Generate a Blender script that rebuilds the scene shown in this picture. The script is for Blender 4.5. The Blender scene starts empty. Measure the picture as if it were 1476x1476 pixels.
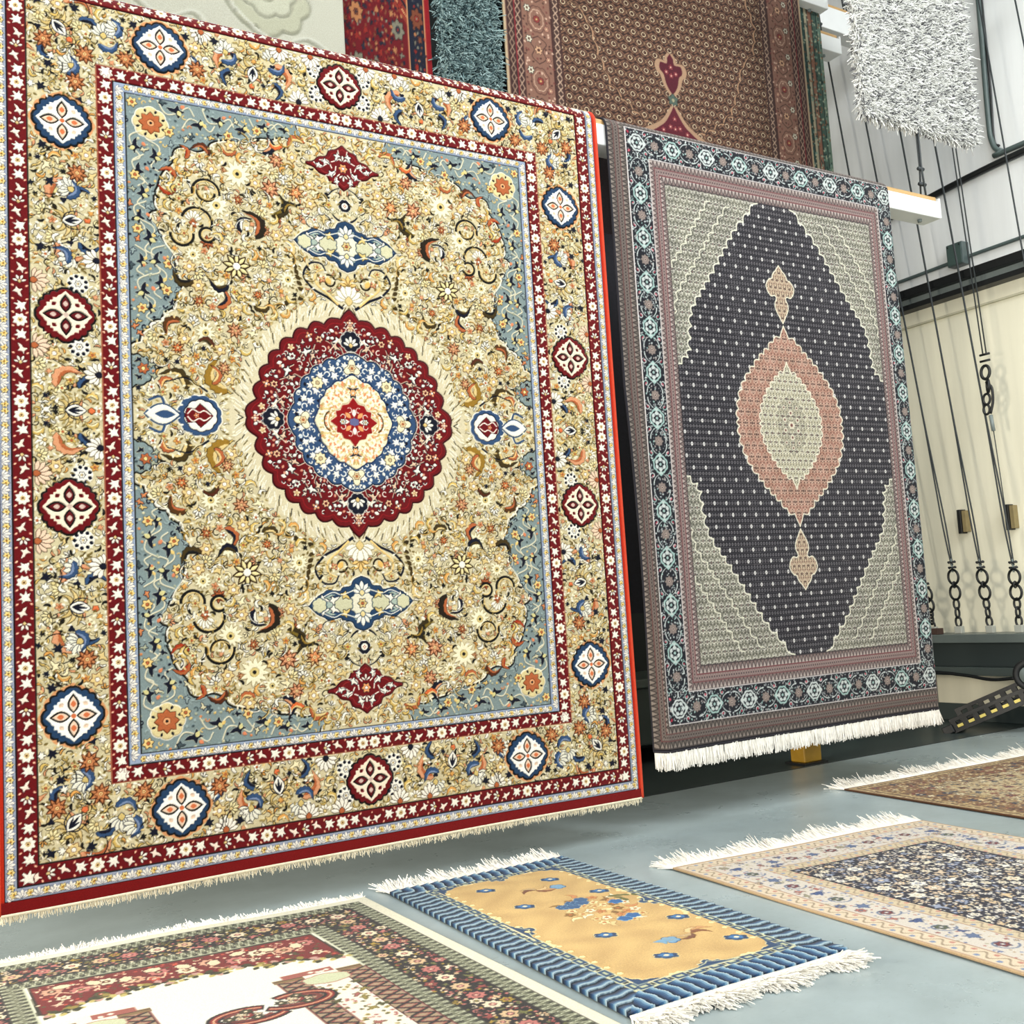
import bpy, math
import numpy as np
from mathutils import Vector, Matrix

# ------------------------------------------------------------------ camera, world, lights, exposure
SC = bpy.context.scene
COL = SC.collection
EYE = 1.07


def setup():
    # camera axes in the room: right, up, back
    R = Matrix(((0.8526566, 0.0044391, -0.5224528), (-0.5188912, -0.109673, -0.8477757), (-0.0610623, 0.9939578, -0.0912095)))
    cam = bpy.data.cameras.new('camera')
    cam.lens_unit = 'MILLIMETERS'
    cam.sensor_width = 36.0
    cam.lens = 36.0 * 1530 / 1476
    cam.clip_end = 100
    o = bpy.data.objects.new('camera', cam)
    COL.objects.link(o)
    cols = Matrix(((0.8526566, 0, 0), (0, 0, 0), (0, 0, 0)))
    right = Vector((0.8526566, -0.5188912, -0.0610623))
    down = Vector((-0.0044391, 0.109673, -0.9939578))
    fwd = Vector((0.5224528, 0.8477757, 0.0912095))
    m = Matrix((right, -down, -fwd)).transposed().to_4x4()
    m.translation = Vector((0, 0, EYE))
    o.matrix_world = m
    SC.camera = o
    w = bpy.data.worlds.new('world'); SC.world = w
    w.use_nodes = True
    bg = w.node_tree.nodes['Background']
    bg.inputs[0].default_value = (0.80, 0.90, 1.0, 1)
    bg.inputs[1].default_value = 0.55

    def area(name, loc, target, sx, sy, power, col):
        l = bpy.data.lights.new(name, 'AREA'); l.shape = 'RECTANGLE'; l.size = sx; l.size_y = sy
        l.energy = power; l.color = col
        q = bpy.data.objects.new(name, l); COL.objects.link(q)
        q.location = loc
        q.rotation_euler = (Vector(target) - Vector(loc)).to_track_quat('-Z', 'Y').to_euler()
        return q
    # added fill lamps out of view, plus an assumed back left source and an assumed roof strip
    area('front_fill', (.5, -5.0, 3.0), (3.4, 4.0, 1.6), 7.0, 4.0, 165, (1.0, 0.985, 0.95))  # unseen front fill, added to light the hanging rugs
    area('left_fill', (-3.2, -1.6, 2.3), (7.0, 4.6, 1.6), 4.5, 3.2, 285, (1.0, 0.985, 0.955))  # added out of view to brighten the right wall and under its shelf
    area('assumed_back_light', (-3.2, 4.9, 1.7), (1.2, 4.4, 0.0), 1.8, 2.2, 380, (1.0, .90, .74))  # assumed unseen source at back left, no window built, brightens floor behind cream rug
    area('assumed_roof_strip', (2.8, 2.7, 6.5), (3.0, 4.9, 3.6), 7.0, .45, 85, (0.97, 0.99, 1.0))  # assumed strip lamp out of view, meant to throw a beam's shadow on the brown rug
    area('overhead_fill', (5.6, -1.2, 6.0), (7.3, 5.0, 3.2), 2.0, 2.4, 270, (0.98, 0.99, 1.0))  # added overhead to brighten the far part of the right wall
    area('overhead_fill', (2.6, .8, 6.5), (3.2, 1.9, 0), 6.0, 2.0, 250, (0.97, 0.99, 1.0))  # added overhead to brighten the floor
    vs = SC.view_settings
    vs.view_transform = 'Standard'; vs.look = 'None'; vs.gamma = 1; vs.exposure = 0.0
    vs.use_curve_mapping = False


setup()
# ------------------------------------------------------------------ pattern weaving
PI = math.pi


def rgb(h):
    return (int(h[0:2], 16), int(h[2:4], 16), int(h[4:6], 16))


class Weave:
    """A knotted pattern as a colour grid and a pile-height grid (metres in, knots out)."""

    def __init__(self, w, h, px, bg, x0=0.0, y0=0.0):
        self.px = px
        self.x0, self.y0 = x0, y0
        self.W, self.H = int(round(w / px)), int(round(h / px))
        self.c = np.empty((self.H, self.W, 3), np.float32)
        self.c[:] = bg
        self.z = np.zeros((self.H, self.W), np.float32)
        self.occ = np.zeros((self.H, self.W), bool)

    def mask(self, P):
        P = (np.asarray(P, float) - (self.x0, self.y0)) / self.px
        a, b = np.floor(P.min(0)).astype(int), np.ceil(P.max(0)).astype(int) + 1
        xa, ya = max(a[0], 0), max(a[1], 0)
        xb, yb = min(b[0], self.W), min(b[1], self.H)
        if xa >= xb or ya >= yb:
            return None
        xs = np.arange(xa, xb) + 0.5
        ys = np.arange(ya, yb) + 0.5
        m = np.zeros((yb - ya, xb - xa), bool)
        Q = np.roll(P, -1, 0)
        for (x1, y1), (x2, y2) in zip(P, Q):
            if y1 == y2:
                continue
            lo, hi = (y1, y2) if y1 < y2 else (y2, y1)
            i0 = int(np.searchsorted(ys, lo, 'right'))
            i1 = int(np.searchsorted(ys, hi, 'right'))
            if i0 >= i1:
                continue
            xc = x1 + (ys[i0:i1] - y1) * (x2 - x1) / (y2 - y1)
            m[i0:i1] ^= xs[None, :] < xc[:, None]
        return m, (slice(ya, yb), slice(xa, xb))

    def poly(self, P, col, z=None, occ=True, inside=None):
        r = self.mask(P)
        if r is None:
            return
        m, s = r
        if inside is not None:
            m = m & inside[s]
        self.c[s][m] = col
        if z is not None:
            self.z[s][m] = z
        if occ:
            self.occ[s][m] = True

    def shape(self, P, col, line=None, lw=0.002, z=None, occ=True):
        if line is not None:
            self.poly(grow(P, lw), line, -0.35, occ)
        self.poly(P, col, 0.5 if z is None else z, occ)

    def line(self, P, w, col, z=-0.3, occ=True, closed=False, w1=None):
        P = np.asarray(P, float)
        if closed:
            P = np.vstack([P, P[:1]])
        n = len(P) - 1
        for i in range(n):
            d = P[i + 1] - P[i]
            L = math.hypot(*d)
            if L < 1e-9:
                continue
            ww = w if w1 is None else w + (w1 - w) * i / max(n - 1, 1)
            t = d / L
            nn = np.array((-t[1], t[0])) * ww / 2
            e = t * ww * 0.25
            self.poly([P[i] - nn - e, P[i + 1] - nn + e, P[i + 1] + nn + e, P[i] + nn - e], col, z, occ)

    def rect(self, x0, y0, x1, y1, col, z=None, occ=False):
        a = int(round((x0 - self.x0) / self.px)); b = int(round((x1 - self.x0) / self.px))
        c = int(round((y0 - self.y0) / self.px)); d = int(round((y1 - self.y0) / self.px))
        a, c = max(a, 0), max(c, 0)
        if b <= a or d <= c:
            return
        self.c[c:d, a:b] = col
        if z is not None:
            self.z[c:d, a:b] = z
        if occ:
            self.occ[c:d, a:b] = True

    def free(self, x, y, r, region=None):
        i, j = int((y - self.y0) / self.px), int((x - self.x0) / self.px)
        k = max(1, int(r / self.px))
        if i < 0 or j < 0 or i >= self.H or j >= self.W:
            return False
        if region is not None and not region[i, j]:
            return False
        return not self.occ[max(i - k, 0):i + k + 1, max(j - k, 0):j + k + 1].any()

    def grid(self):
        ys, xs = np.mgrid[0:self.H, 0:self.W]
        return (xs + 0.5) * self.px + self.x0, (ys + 0.5) * self.px + self.y0

    def half(self):
        """average 2 x 2 knots"""
        h, w = self.H // 2 * 2, self.W // 2 * 2
        c = self.c[:h, :w].reshape(h // 2, 2, w // 2, 2, 3).mean((1, 3))
        z = self.z[:h, :w].reshape(h // 2, 2, w // 2, 2).mean((1, 3))
        return c, z


def mirror4(c, z):
    c = np.concatenate([c[:, ::-1], c], 1); c = np.concatenate([c[::-1], c], 0)
    z = np.concatenate([z[:, ::-1], z], 1); z = np.concatenate([z[::-1], z], 0)
    return c, z


def mirror2(c, z):
    return np.concatenate([c[:, ::-1], c], 1), np.concatenate([z[:, ::-1], z], 1)


def grow(P, d):
    P = np.asarray(P, float)
    a, b = np.roll(P, 1, 0), np.roll(P, -1, 0)
    area = np.sum(P[:, 0] * b[:, 1] - b[:, 0] * P[:, 1])
    t = b - a
    L = np.hypot(t[:, 0], t[:, 1]) + 1e-12
    n = np.stack([t[:, 1], -t[:, 0]], 1) / L[:, None]
    return P + n * (d if area > 0 else -d)


def tf(P, x, y, a=0.0, s=1.0, fy=1):
    P = np.asarray(P, float) * (s, s * fy)
    c, q = math.cos(a), math.sin(a)
    return np.stack([P[:, 0] * c - P[:, 1] * q + x, P[:, 0] * q + P[:, 1] * c + y], 1)


def arc(cx, cy, r, a0, a1, n=14, r1=None):
    t = np.linspace(a0, a1, n)
    rr = r if r1 is None else np.linspace(r, r1, n)
    return np.stack([cx + rr * np.cos(t), cy + rr * np.sin(t)], 1)


def polar(f, n=96):
    t = np.linspace(0, 2 * PI, n, endpoint=False)
    r = f(t)
    return np.stack([r * np.cos(t), r * np.sin(t)], 1)


def lens(fat=0.3, n=9, tip=0.5):
    t = np.linspace(0, 1, n)
    w = fat * np.sin(PI * t ** tip if tip != 1 else PI * t)
    return np.vstack([np.stack([t, w], 1), np.stack([t[::-1], -w[::-1]], 1)[1:-1]])


def sicke(bend=0.5, fat=0.2, teeth=0, n=22):
    """a curved sickle leaf from (0,0) to about (1,0), with saw teeth on the outer side"""
    t = np.linspace(0, 1, n)
    mid = np.stack([t, bend * np.sin(PI * t) * 0.5], 1)
    w = fat * np.sin(PI * t ** 0.6)
    wo = w * (1 + (0.55 * ((t * teeth) % 1.0) if teeth else 0))
    d = np.gradient(mid, axis=0)
    nn = np.stack([-d[:, 1], d[:, 0]], 1) / np.hypot(d[:, 0], d[:, 1])[:, None]
    return np.vstack([mid + nn * wo[:, None], (mid - nn * w[:, None] * 0.6)[::-1][1:-1]])


def scal(pts, n, depth, sub=7, pointed=False):
    """turn each side of an open line into n scallops bulging to the left of travel"""
    out = []
    pts = np.asarray(pts, float)
    for p, q in zip(pts[:-1], pts[1:]):
        d = q - p
        L = math.hypot(*d)
        k = n if isinstance(n, int) else max(1, int(round(L / n)))
        nn = np.array((-d[1], d[0])) / L
        for i in range(k):
            for j in range(sub):
                u = j / sub
                out.append(p + d * (i + u) / k + nn * depth * math.sin(PI * u))
    out.append(pts[-1])
    return np.array(out)


def lobes(r, n, amp, tips=(), tamp=0.0, tw=0.12, sx=1.0, sy=1.0, m=240):
    def f(t):
        v = r * (1 + amp * np.abs(np.sin(n * t / 2)))
        for a in tips:
            dd = np.abs((t - a + PI) % (2 * PI) - PI)
            v = v + r * tamp * np.clip(1 - dd / tw, 0, 1)
        return v
    return polar(f, m) * (sx, sy)


def smooth(P, k=5):
    """Catmull-Rom through the points of an open line"""
    P = np.asarray(P, float)
    E = np.vstack([2 * P[0] - P[1], P, 2 * P[-1] - P[-2]])
    out = []
    for i in range(1, len(E) - 2):
        a, b, c, d = E[i - 1:i + 3]
        for j in range(k):
            t = j / k
            out.append(0.5 * (2 * b + (c - a) * t + (2 * a - 5 * b + 4 * c - d) * t * t + (3 * b - a - 3 * c + d) * t ** 3))
    out.append(P[-1])
    return np.array(out)


# ---- motifs: all take (w, x, y, angle, size) then colours
def rosette(w, x, y, a, s, n, pet, line, core, core2=None, lw=0.0019, fat=0.30):
    if n > 9: fat = .15
    L = lens(fat, 7, 1.1)
    for k in range(n):
        w.poly(grow(tf(L, x, y, a + 2 * PI * k / n, s), lw), line, -0.3)
    for k in range(n):
        w.poly(tf(L, x, y, a + 2 * PI * k / n, s), pet, 0.6)
    w.shape(tf(polar(lambda t: 0 * t + 1, 12), x, y, 0, s * 0.3), core, line, lw * 0.6)
    if core2:
        w.poly(tf(polar(lambda t: 0 * t + 1, 8), x, y, 0, s * 0.13), core2)


def star_flower(w, x, y, a, s, n, pet, line, core):
    L = lens(0.24, 7, 0.8)
    for k in range(n):
        w.poly(tf(L, x, y, a + 2 * PI * k / n, s), line, -0.3)
    for k in range(n):
        w.poly(tf(L * (0.62, 0.5) + (0.24, 0), x, y, a + 2 * PI * k / n, s), pet, 0.6)
    w.poly(tf(polar(lambda t: 0 * t + 1, 10), x, y, 0, s * 0.26), core, 0.6)


def fan(w, x, y, a, s, n, pet, line, base=None, spread=1.25, dots=None, lw=0.0016):
    L = lens(0.17, 7, 1.6)
    for k in range(n):
        t = (k - (n - 1) / 2) / max((n - 1) / 2, 1)
        w.shape(tf(L, x, y, a + t * spread, s * (1 - 0.18 * abs(t))), pet, line, lw)
        if dots:
            q = tf([(1.22, 0)], x, y, a + t * spread, s * (1 - 0.18 * abs(t)))[0]
            w.poly(tf([(-.5, -.6), (.7, -.5), (.5, .6), (-.4, .5)], q[0], q[1], a + t, s * 0.11), dots, -0.3)
    if base:
        w.shape(tf(lens(0.4, 9, 1), x - 0.2 * s * math.cos(a), y - 0.2 * s * math.sin(a), a, s * 0.5), base, line, lw)


def maple(w, x, y, a, s, col, line=None, lw=0.0014):
    P = [(-.6, -.1), (-.15, -.18), (-.35, -.75), (.1, -.45), (.3, -.8), (.45, -.3), (1, 0),
         (.45, .3), (.3, .8), (.1, .45), (-.35, .75), (-.15, .18), (-.6, .1)]
    w.shape(tf(P, x, y, a, s), col, line, lw)


def splitleaf(w, x, y, a, s, col, line=None, f=1, lw=0.0016):
    P = [(-.7, .0), (-.2, .28), (.25, .3), (.6, .75), (.75, .2), (1.1, -.1), (.6, -.15), (.35, -.6), (.1, -.15), (-.3, -.1)]
    P = smooth(np.array(P + [P[0]]), 3)[:-1]
    w.shape(tf(P, x, y, a, s, f), col, line, lw)


def saz(w, x, y, a, s, c1, c2, line, f=1, teeth=6):
    w.shape(tf(sicke(0.7, 0.17, teeth), x, y, a, s, f), c1, line, 0.0014)
    w.poly(tf(sicke(0.7, 0.08, teeth) * (0.8, 0.8) + (0.1, 0.02), x, y, a, s, f), c2, 0.8)


def palmette(w, x, y, a, s, C):
    """big bud in a fan of curling petals"""
    for f in (-1, 1):
        for ang, r, c in ((2.35, .8, C['g']), (1.75, .95, C['y']), (1.2, 1.05, C['g']), (.75, 1.0, C['o'])):
            w.shape(tf(sicke(0.5, 0.15, 0, 12), x, y, a + f * ang, s * r, -f), c, C['k'], 0.0018)
    w.shape(tf(lens(0.3, 11, 0.9), x - .1 * s * math.cos(a), y - .1 * s * math.sin(a), a, s * 1.05), C['w'], C['n'], 0.0025)
    for t in (-.34, 0, .34):
        w.poly(tf(lens(0.085, 7, 0.9), x + .02 * s * math.cos(a), y + .02 * s * math.sin(a), a + t, s * (.8 - abs(t) * .5)), C['n'], -0.3)
    for f in (-1, 1):
        w.line(tf(smooth([(-.05, .1), (.2, .42), (.7, .5), (1.05, .3)], 4), x, y, a, s, f), 0.0045, C['n'], w1=0.0015)
    w.shape(tf(polar(lambda t: 1 + .15 * np.sin(5 * t), 14), x + 1.2 * s * math.cos(a), y + 1.2 * s * math.sin(a), 0, s * .16), C['p'], C['k'])


def cartouche(w, x, y, s, ring, inner, line, bg, heart, halo=None, kx=1.0):
    T = (0, PI / 2, PI, 3 * PI / 2)
    if halo:
        w.poly(tf(lobes(1.07, 16, .05, T, .12, .16), x, y, 0, s), halo, 0)
    w.poly(tf(lobes(.98, 20, .09, T, .1, .16), x, y, 0, s), line, -0.4)
    w.poly(tf(lobes(.91, 20, .09, T, .1, .16), x, y, 0, s), ring, .5)
    D = []
    for k in range(8):   # the pale cross field with stepped sides
        t = k * PI / 4
        if k % 2 == 0:
            D += [(.80, t - .2), (.93, t), (.80, t + .2)]
        else:
            D += [(.78, t - .45), (.72, t - .34), (.80, t - .2), (.71, t - .1), (.76, t), (.71, t + .1), (.80, t + .2), (.72, t + .34), (.78, t + .45)]
    D = np.array([(r * math.cos(t), r * math.sin(t)) for r, t in D])
    w.poly(tf(D, x, y, 0, s), inner, 1)
    L = lens(0.3, 11, 0.9)
    for t in T:
        w.poly(tf(L * (.70, .66) + (.1, 0), x, y, t, s), line, -.2)
        w.poly(tf(L * (.56, .46) + (.16, 0), x, y, t, s), bg, .6)
        w.poly(tf(L * (.24, .3) + (.32, 0), x, y, t, s), heart, .6)
        w.poly(tf(L * (.16, .3) + (.5, 0), x, y, t + PI / 4, s), bg if bg != inner else heart, .3)
    w.poly(tf(polar(lambda t: 0 * t + .09, 8), x, y, 0, s), heart, .6)


def wander(w, pts, wd, col, leaves=None, step=0.03, size=0.018, rng=None, line=None):
    """a winding stem with leaves on alternate sides"""
    P = smooth(pts, 8)
    w.line(P, wd, col, occ=False)
    if not leaves:
        return
    d = np.hypot(*(P[1:] - P[:-1]).T)
    L = np.concatenate([[0], np.cumsum(d)])
    k, s = 0, step * 0.5
    while s < L[-1]:
        i = min(np.searchsorted(L, s), len(P) - 2)
        t = math.atan2(*(P[i + 1] - P[i])[::-1])
        f = 1 if k % 2 else -1
        c = leaves[k % len(leaves)]
        w.shape(tf(lens(0.28, 7, .8), P[i, 0], P[i, 1], t + f * 0.9, size), c, line, 0.0012, occ=False)
        s += step; k += 1
# ------------------------------------------------------------------ materials
MATS = {}


def lin(c):
    c = np.asarray(c, float) / 255
    return np.where(c <= .04045, c / 12.92, ((c + .055) / 1.055) ** 2.4)


def mat(name, col=(128, 128, 128), rough=.6, metal=0.0, noise=0.0, nscale=8.0, bump=0.0, bscale=200.0, spec=.5, attr=False, sheen=0.0, stretch=None):
    if name in MATS:
        return MATS[name]
    m = bpy.data.materials.new(name); m.use_nodes = True
    nt = m.node_tree; N = nt.nodes; L = nt.links
    b = N['Principled BSDF']
    b.inputs['Roughness'].default_value = rough
    b.inputs['Metallic'].default_value = metal
    b.inputs['Specular IOR Level'].default_value = spec
    if sheen:
        b.inputs['Sheen Weight'].default_value = sheen
    tc = N.new('ShaderNodeTexCoord')
    vec = tc.outputs['Object']
    if stretch:
        mp = N.new('ShaderNodeMapping'); mp.inputs['Scale'].default_value = stretch
        L.new(vec, mp.inputs['Vector']); vec = mp.outputs['Vector']
    if attr:
        a = N.new('ShaderNodeAttribute'); a.attribute_name = 'Col'
        base = a.outputs['Color']
    else:
        r = N.new('ShaderNodeRGB'); r.outputs[0].default_value = (*lin(col), 1)
        base = r.outputs[0]
    if noise:
        n = N.new('ShaderNodeTexNoise'); n.inputs['Scale'].default_value = nscale; n.inputs['Detail'].default_value = 6
        L.new(vec, n.inputs['Vector'])
        mr = N.new('ShaderNodeMapRange')
        mr.inputs['From Min'].default_value = .25; mr.inputs['From Max'].default_value = .75
        mr.inputs['To Min'].default_value = 1 - noise; mr.inputs['To Max'].default_value = 1 + noise
        L.new(n.outputs['Fac'], mr.inputs['Value'])
        vm = N.new('ShaderNodeVectorMath'); vm.operation = 'SCALE'
        L.new(base, vm.inputs[0]); L.new(mr.outputs['Result'], vm.inputs['Scale'])
        base = vm.outputs[0]
    L.new(base, b.inputs['Base Color'])
    if bump:
        n2 = N.new('ShaderNodeTexNoise'); n2.inputs['Scale'].default_value = bscale; n2.inputs['Detail'].default_value = 3
        L.new(vec, n2.inputs['Vector'])
        bp = N.new('ShaderNodeBump'); bp.inputs['Strength'].default_value = bump; bp.inputs['Distance'].default_value = .004
        L.new(n2.outputs['Fac'], bp.inputs['Height'])
        L.new(bp.outputs['Normal'], b.inputs['Normal'])
    MATS[name] = m
    return m


PILE = mat('wool_pile', attr=True, rough=.95, spec=.15, noise=.16, nscale=230, bump=.4, bscale=420, sheen=.12)
FRINGE = mat('cotton_fringe', (236, 232, 222), .9, noise=.1, nscale=60)
FRINGE_C = mat('cream_fringe', (222, 212, 184), .9, noise=.12, nscale=60)
BACK = mat('rug_backing', (150, 132, 104), .95, noise=.2, nscale=150, bump=.4, bscale=500)
BACKD = mat('dark_rug_backing', (70, 62, 64), .95, noise=.2, nscale=150, bump=.4, bscale=500)


# ------------------------------------------------------------------ mesh building
def quads(name, V, F, m, parent=None, colors=None, smooth=False, tris=False):
    me = bpy.data.meshes.new(name)
    V = np.ascontiguousarray(V, np.float32); F = np.ascontiguousarray(F, np.int32)
    k = F.shape[1]
    me.vertices.add(len(V)); me.vertices.foreach_set('co', V.ravel())
    me.loops.add(F.size); me.loops.foreach_set('vertex_index', F.ravel())
    me.polygons.add(len(F)); me.polygons.foreach_set('loop_start', np.arange(0, F.size, k, dtype=np.int32))
    me.update(calc_edges=True)
    me.polygons.foreach_set('use_smooth', np.full(len(F), smooth, bool))
    if colors is not None:
        ca = me.color_attributes.new('Col', 'BYTE_COLOR', 'POINT')
        c = np.ones((len(V), 4), np.float32); c[:, :3] = np.clip(colors, 0, 255) / 255
        ca.data.foreach_set('color_srgb', c.ravel())
    me.materials.append(m)
    o = bpy.data.objects.new(name, me); COL.objects.link(o)
    if parent is not None:
        o.parent = parent
    return o


class MB:
    """collects boxes, tubes and strips into one mesh"""
    def __init__(s):
        s.v, s.f = [], []

    def add(s, V, F):
        b = len(s.v)
        s.v += [tuple(p) for p in V]
        s.f += [tuple(i + b for i in f) for f in F]
        return s

    def box(s, x0, y0, z0, x1, y1, z1):
        V = [(x, y, z) for x in (x0, x1) for y in (y0, y1) for z in (z0, z1)]
        return s.add(V, [(0, 1, 3, 2), (4, 6, 7, 5), (0, 4, 5, 1), (2, 3, 7, 6), (0, 2, 6, 4), (1, 5, 7, 3)])

    def obox(s, c, ax, ay, az, hx, hy, hz):
        c = np.array(c, float); A = [np.array(a, float) * h for a, h in ((ax, hx), (ay, hy), (az, hz))]
        V = [c + A[0] * i + A[1] * j + A[2] * k for i in (-1, 1) for j in (-1, 1) for k in (-1, 1)]
        return s.add(V, [(0, 1, 3, 2), (4, 6, 7, 5), (0, 4, 5, 1), (2, 3, 7, 6), (0, 2, 6, 4), (1, 5, 7, 3)])

    def tube(s, P, r, n=8, closed=False, r1=None):
        P = np.asarray(P, float); m = len(P)
        T = np.roll(P, -1, 0) - np.roll(P, 1, 0) if closed else np.gradient(P, axis=0)
        T /= np.linalg.norm(T, axis=1)[:, None] + 1e-12
        up = np.array((0, 0, 1.0)) if abs(T[0][2]) < .9 else np.array((0, 1.0, 0))
        u = np.cross(T[0], up); u /= np.linalg.norm(u)
        V = []
        for i in range(m):
            u = u - T[i] * (u @ T[i]); u /= np.linalg.norm(u)
            w = np.cross(T[i], u)
            rr = r if r1 is None else r + (r1 - r) * i / (m - 1)
            for k in range(n):
                a = 2 * math.pi * k / n
                V.append(P[i] + (u * math.cos(a) + w * math.sin(a)) * rr)
        F = []
        for i in range(m if closed else m - 1):
            j = (i + 1) % m
            for k in range(n):
                F.append((i * n + k, i * n + (k + 1) % n, j * n + (k + 1) % n, j * n + k))
        if not closed:
            F.append(tuple(range(n))[::-1]); F.append(tuple((m - 1) * n + k for k in range(n)))
        return s.add(V, F)

    def build(s, name, m, parent=None, smooth=False, bevel=0.0):
        me = bpy.data.meshes.new(name)
        me.from_pydata(s.v, [], s.f); me.update()
        me.polygons.foreach_set('use_smooth', np.full(len(s.f), smooth, bool))
        me.materials.append(m)
        o = bpy.data.objects.new(name, me); COL.objects.link(o)
        if bevel:
            b = o.modifiers.new('bevel', 'BEVEL'); b.width = bevel; b.segments = 2; b.limit_method = 'ANGLE'
        if parent is not None:
            o.parent = parent
        return o


def tag(o, label, cat, group=None, kind=None):
    if label: o['label'] = label
    if cat: o['category'] = cat
    if group: o['group'] = group
    if kind: o['kind'] = kind
    return o


def thing(name, loc, label, cat, group=None):
    o = bpy.data.objects.new(name, None); COL.objects.link(o); o.location = loc
    o.empty_display_size = .1
    return tag(o, label, cat, group)


def structure(o):
    o['kind'] = 'structure'
    return o


def sheet(name, c, z, pos, m, parent, relief, thick, dye=1.25):
    """dense knotted face with turned-down edges; pos(U, V) -> points and normals for unit-square coordinates"""
    c = 255 * (np.clip(c, 0, 255) / 255) ** dye * .97
    H, W = c.shape[:2]
    V_, U_ = np.mgrid[0:H, 0:W]
    P, N = pos(U_ / (W - 1), V_ / (H - 1))
    Q = P + N * (z * relief)[..., None]
    idx = np.arange(H * W).reshape(H, W)
    F = np.stack([idx[:-1, :-1], idx[:-1, 1:], idx[1:, 1:], idx[1:, :-1]], -1).reshape(-1, 4)
    ring = np.concatenate([idx[0, :-1], idx[:-1, -1], idx[-1, :0:-1], idx[:0:-1, 0]])
    PP, NN = P.reshape(-1, 3), N.reshape(-1, 3)
    low = PP[ring] - NN[ring] * thick
    n0 = H * W; k = len(ring)
    j = np.arange(k); j2 = (j + 1) % k
    S = np.stack([ring[j], n0 + j, n0 + j2, ring[j2]], -1)
    V = np.vstack([Q.reshape(-1, 3), low])
    C = np.vstack([c.reshape(-1, 3), c.reshape(-1, 3)[ring] * .8])
    return quads(name, V, np.vstack([F, S]), m, parent, C, True)


def plainsheet(name, nu, nv, pos, off, m, parent, v0=0.0, v1=1.0):
    V_, U_ = np.mgrid[0:nv, 0:nu]
    P, N = pos(U_ / (nu - 1), v0 + (v1 - v0) * V_ / (nv - 1))
    Q = (P - N * off).reshape(-1, 3)
    idx = np.arange(nu * nv).reshape(nv, nu)
    F = np.stack([idx[:-1, :-1], idx[1:, :-1], idx[1:, 1:], idx[:-1, 1:]], -1).reshape(-1, 4)
    return quads(name, Q, F, m, parent, None, True)


def strands(name, B, D, L, width, m, parent, seg=3, droop=(0, 0, -1), dr=.3, colors=None, rng=None, curl=.25, taper=.35, side=None):
    """many short tapering threads: bases B, unit directions D, lengths L (flat four-sided, crossed)"""
    n = len(B)
    rng = rng or np.random.default_rng(1)
    g = np.array(droop, float)
    if side is None:
        s = np.cross(D, rng.normal(size=(n, 3)))
    else:
        s = np.tile(np.array(side, float), (n, 1)) + rng.normal(size=(n, 3)) * .15
    s /= np.linalg.norm(s, axis=1)[:, None] + 1e-9
    w2 = np.cross(D, s)
    pts = []
    kick = rng.normal(size=(n, 3)) * curl
    for k in range(seg + 1):
        t = k / seg
        p = B + D * (L * t)[:, None] + (g * dr + kick) * (L * t * t)[:, None]
        wd = width * (1 - (1 - taper) * t * t)
        pts += [p + s * wd, p + w2 * wd * .6, p - s * wd, p - w2 * wd * .6]
    V = np.stack(pts, 1)
    base = np.arange(n)[:, None] * (4 * (seg + 1))
    F = []
    for k in range(seg):
        a = 4 * k
        for q in range(4):
            F.append(base + np.array([a + q, a + (q + 1) % 4, a + 4 + (q + 1) % 4, a + 4 + q]))
    F.append(base + np.array([4 * seg, 4 * seg + 1, 4 * seg + 2, 4 * seg + 3]))
    F = np.concatenate(F)
    C = None if colors is None else np.repeat(colors, 4 * (seg + 1), 0)
    return quads(name, V.reshape(-1, 3), F, m, parent, C, False)
# ------------------------------------------------------------------ the hall
XW, YW, ZC = 7.3, 6.3, 6.6          # right wall, back wall, ceiling


def onwall(Y, z, X=XW):
    """a point of the right wall read at 6.9 m, moved out to distance X"""
    k = X / 6.9
    return (X, Y * k, EYE + (z - EYE) * k)


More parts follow.
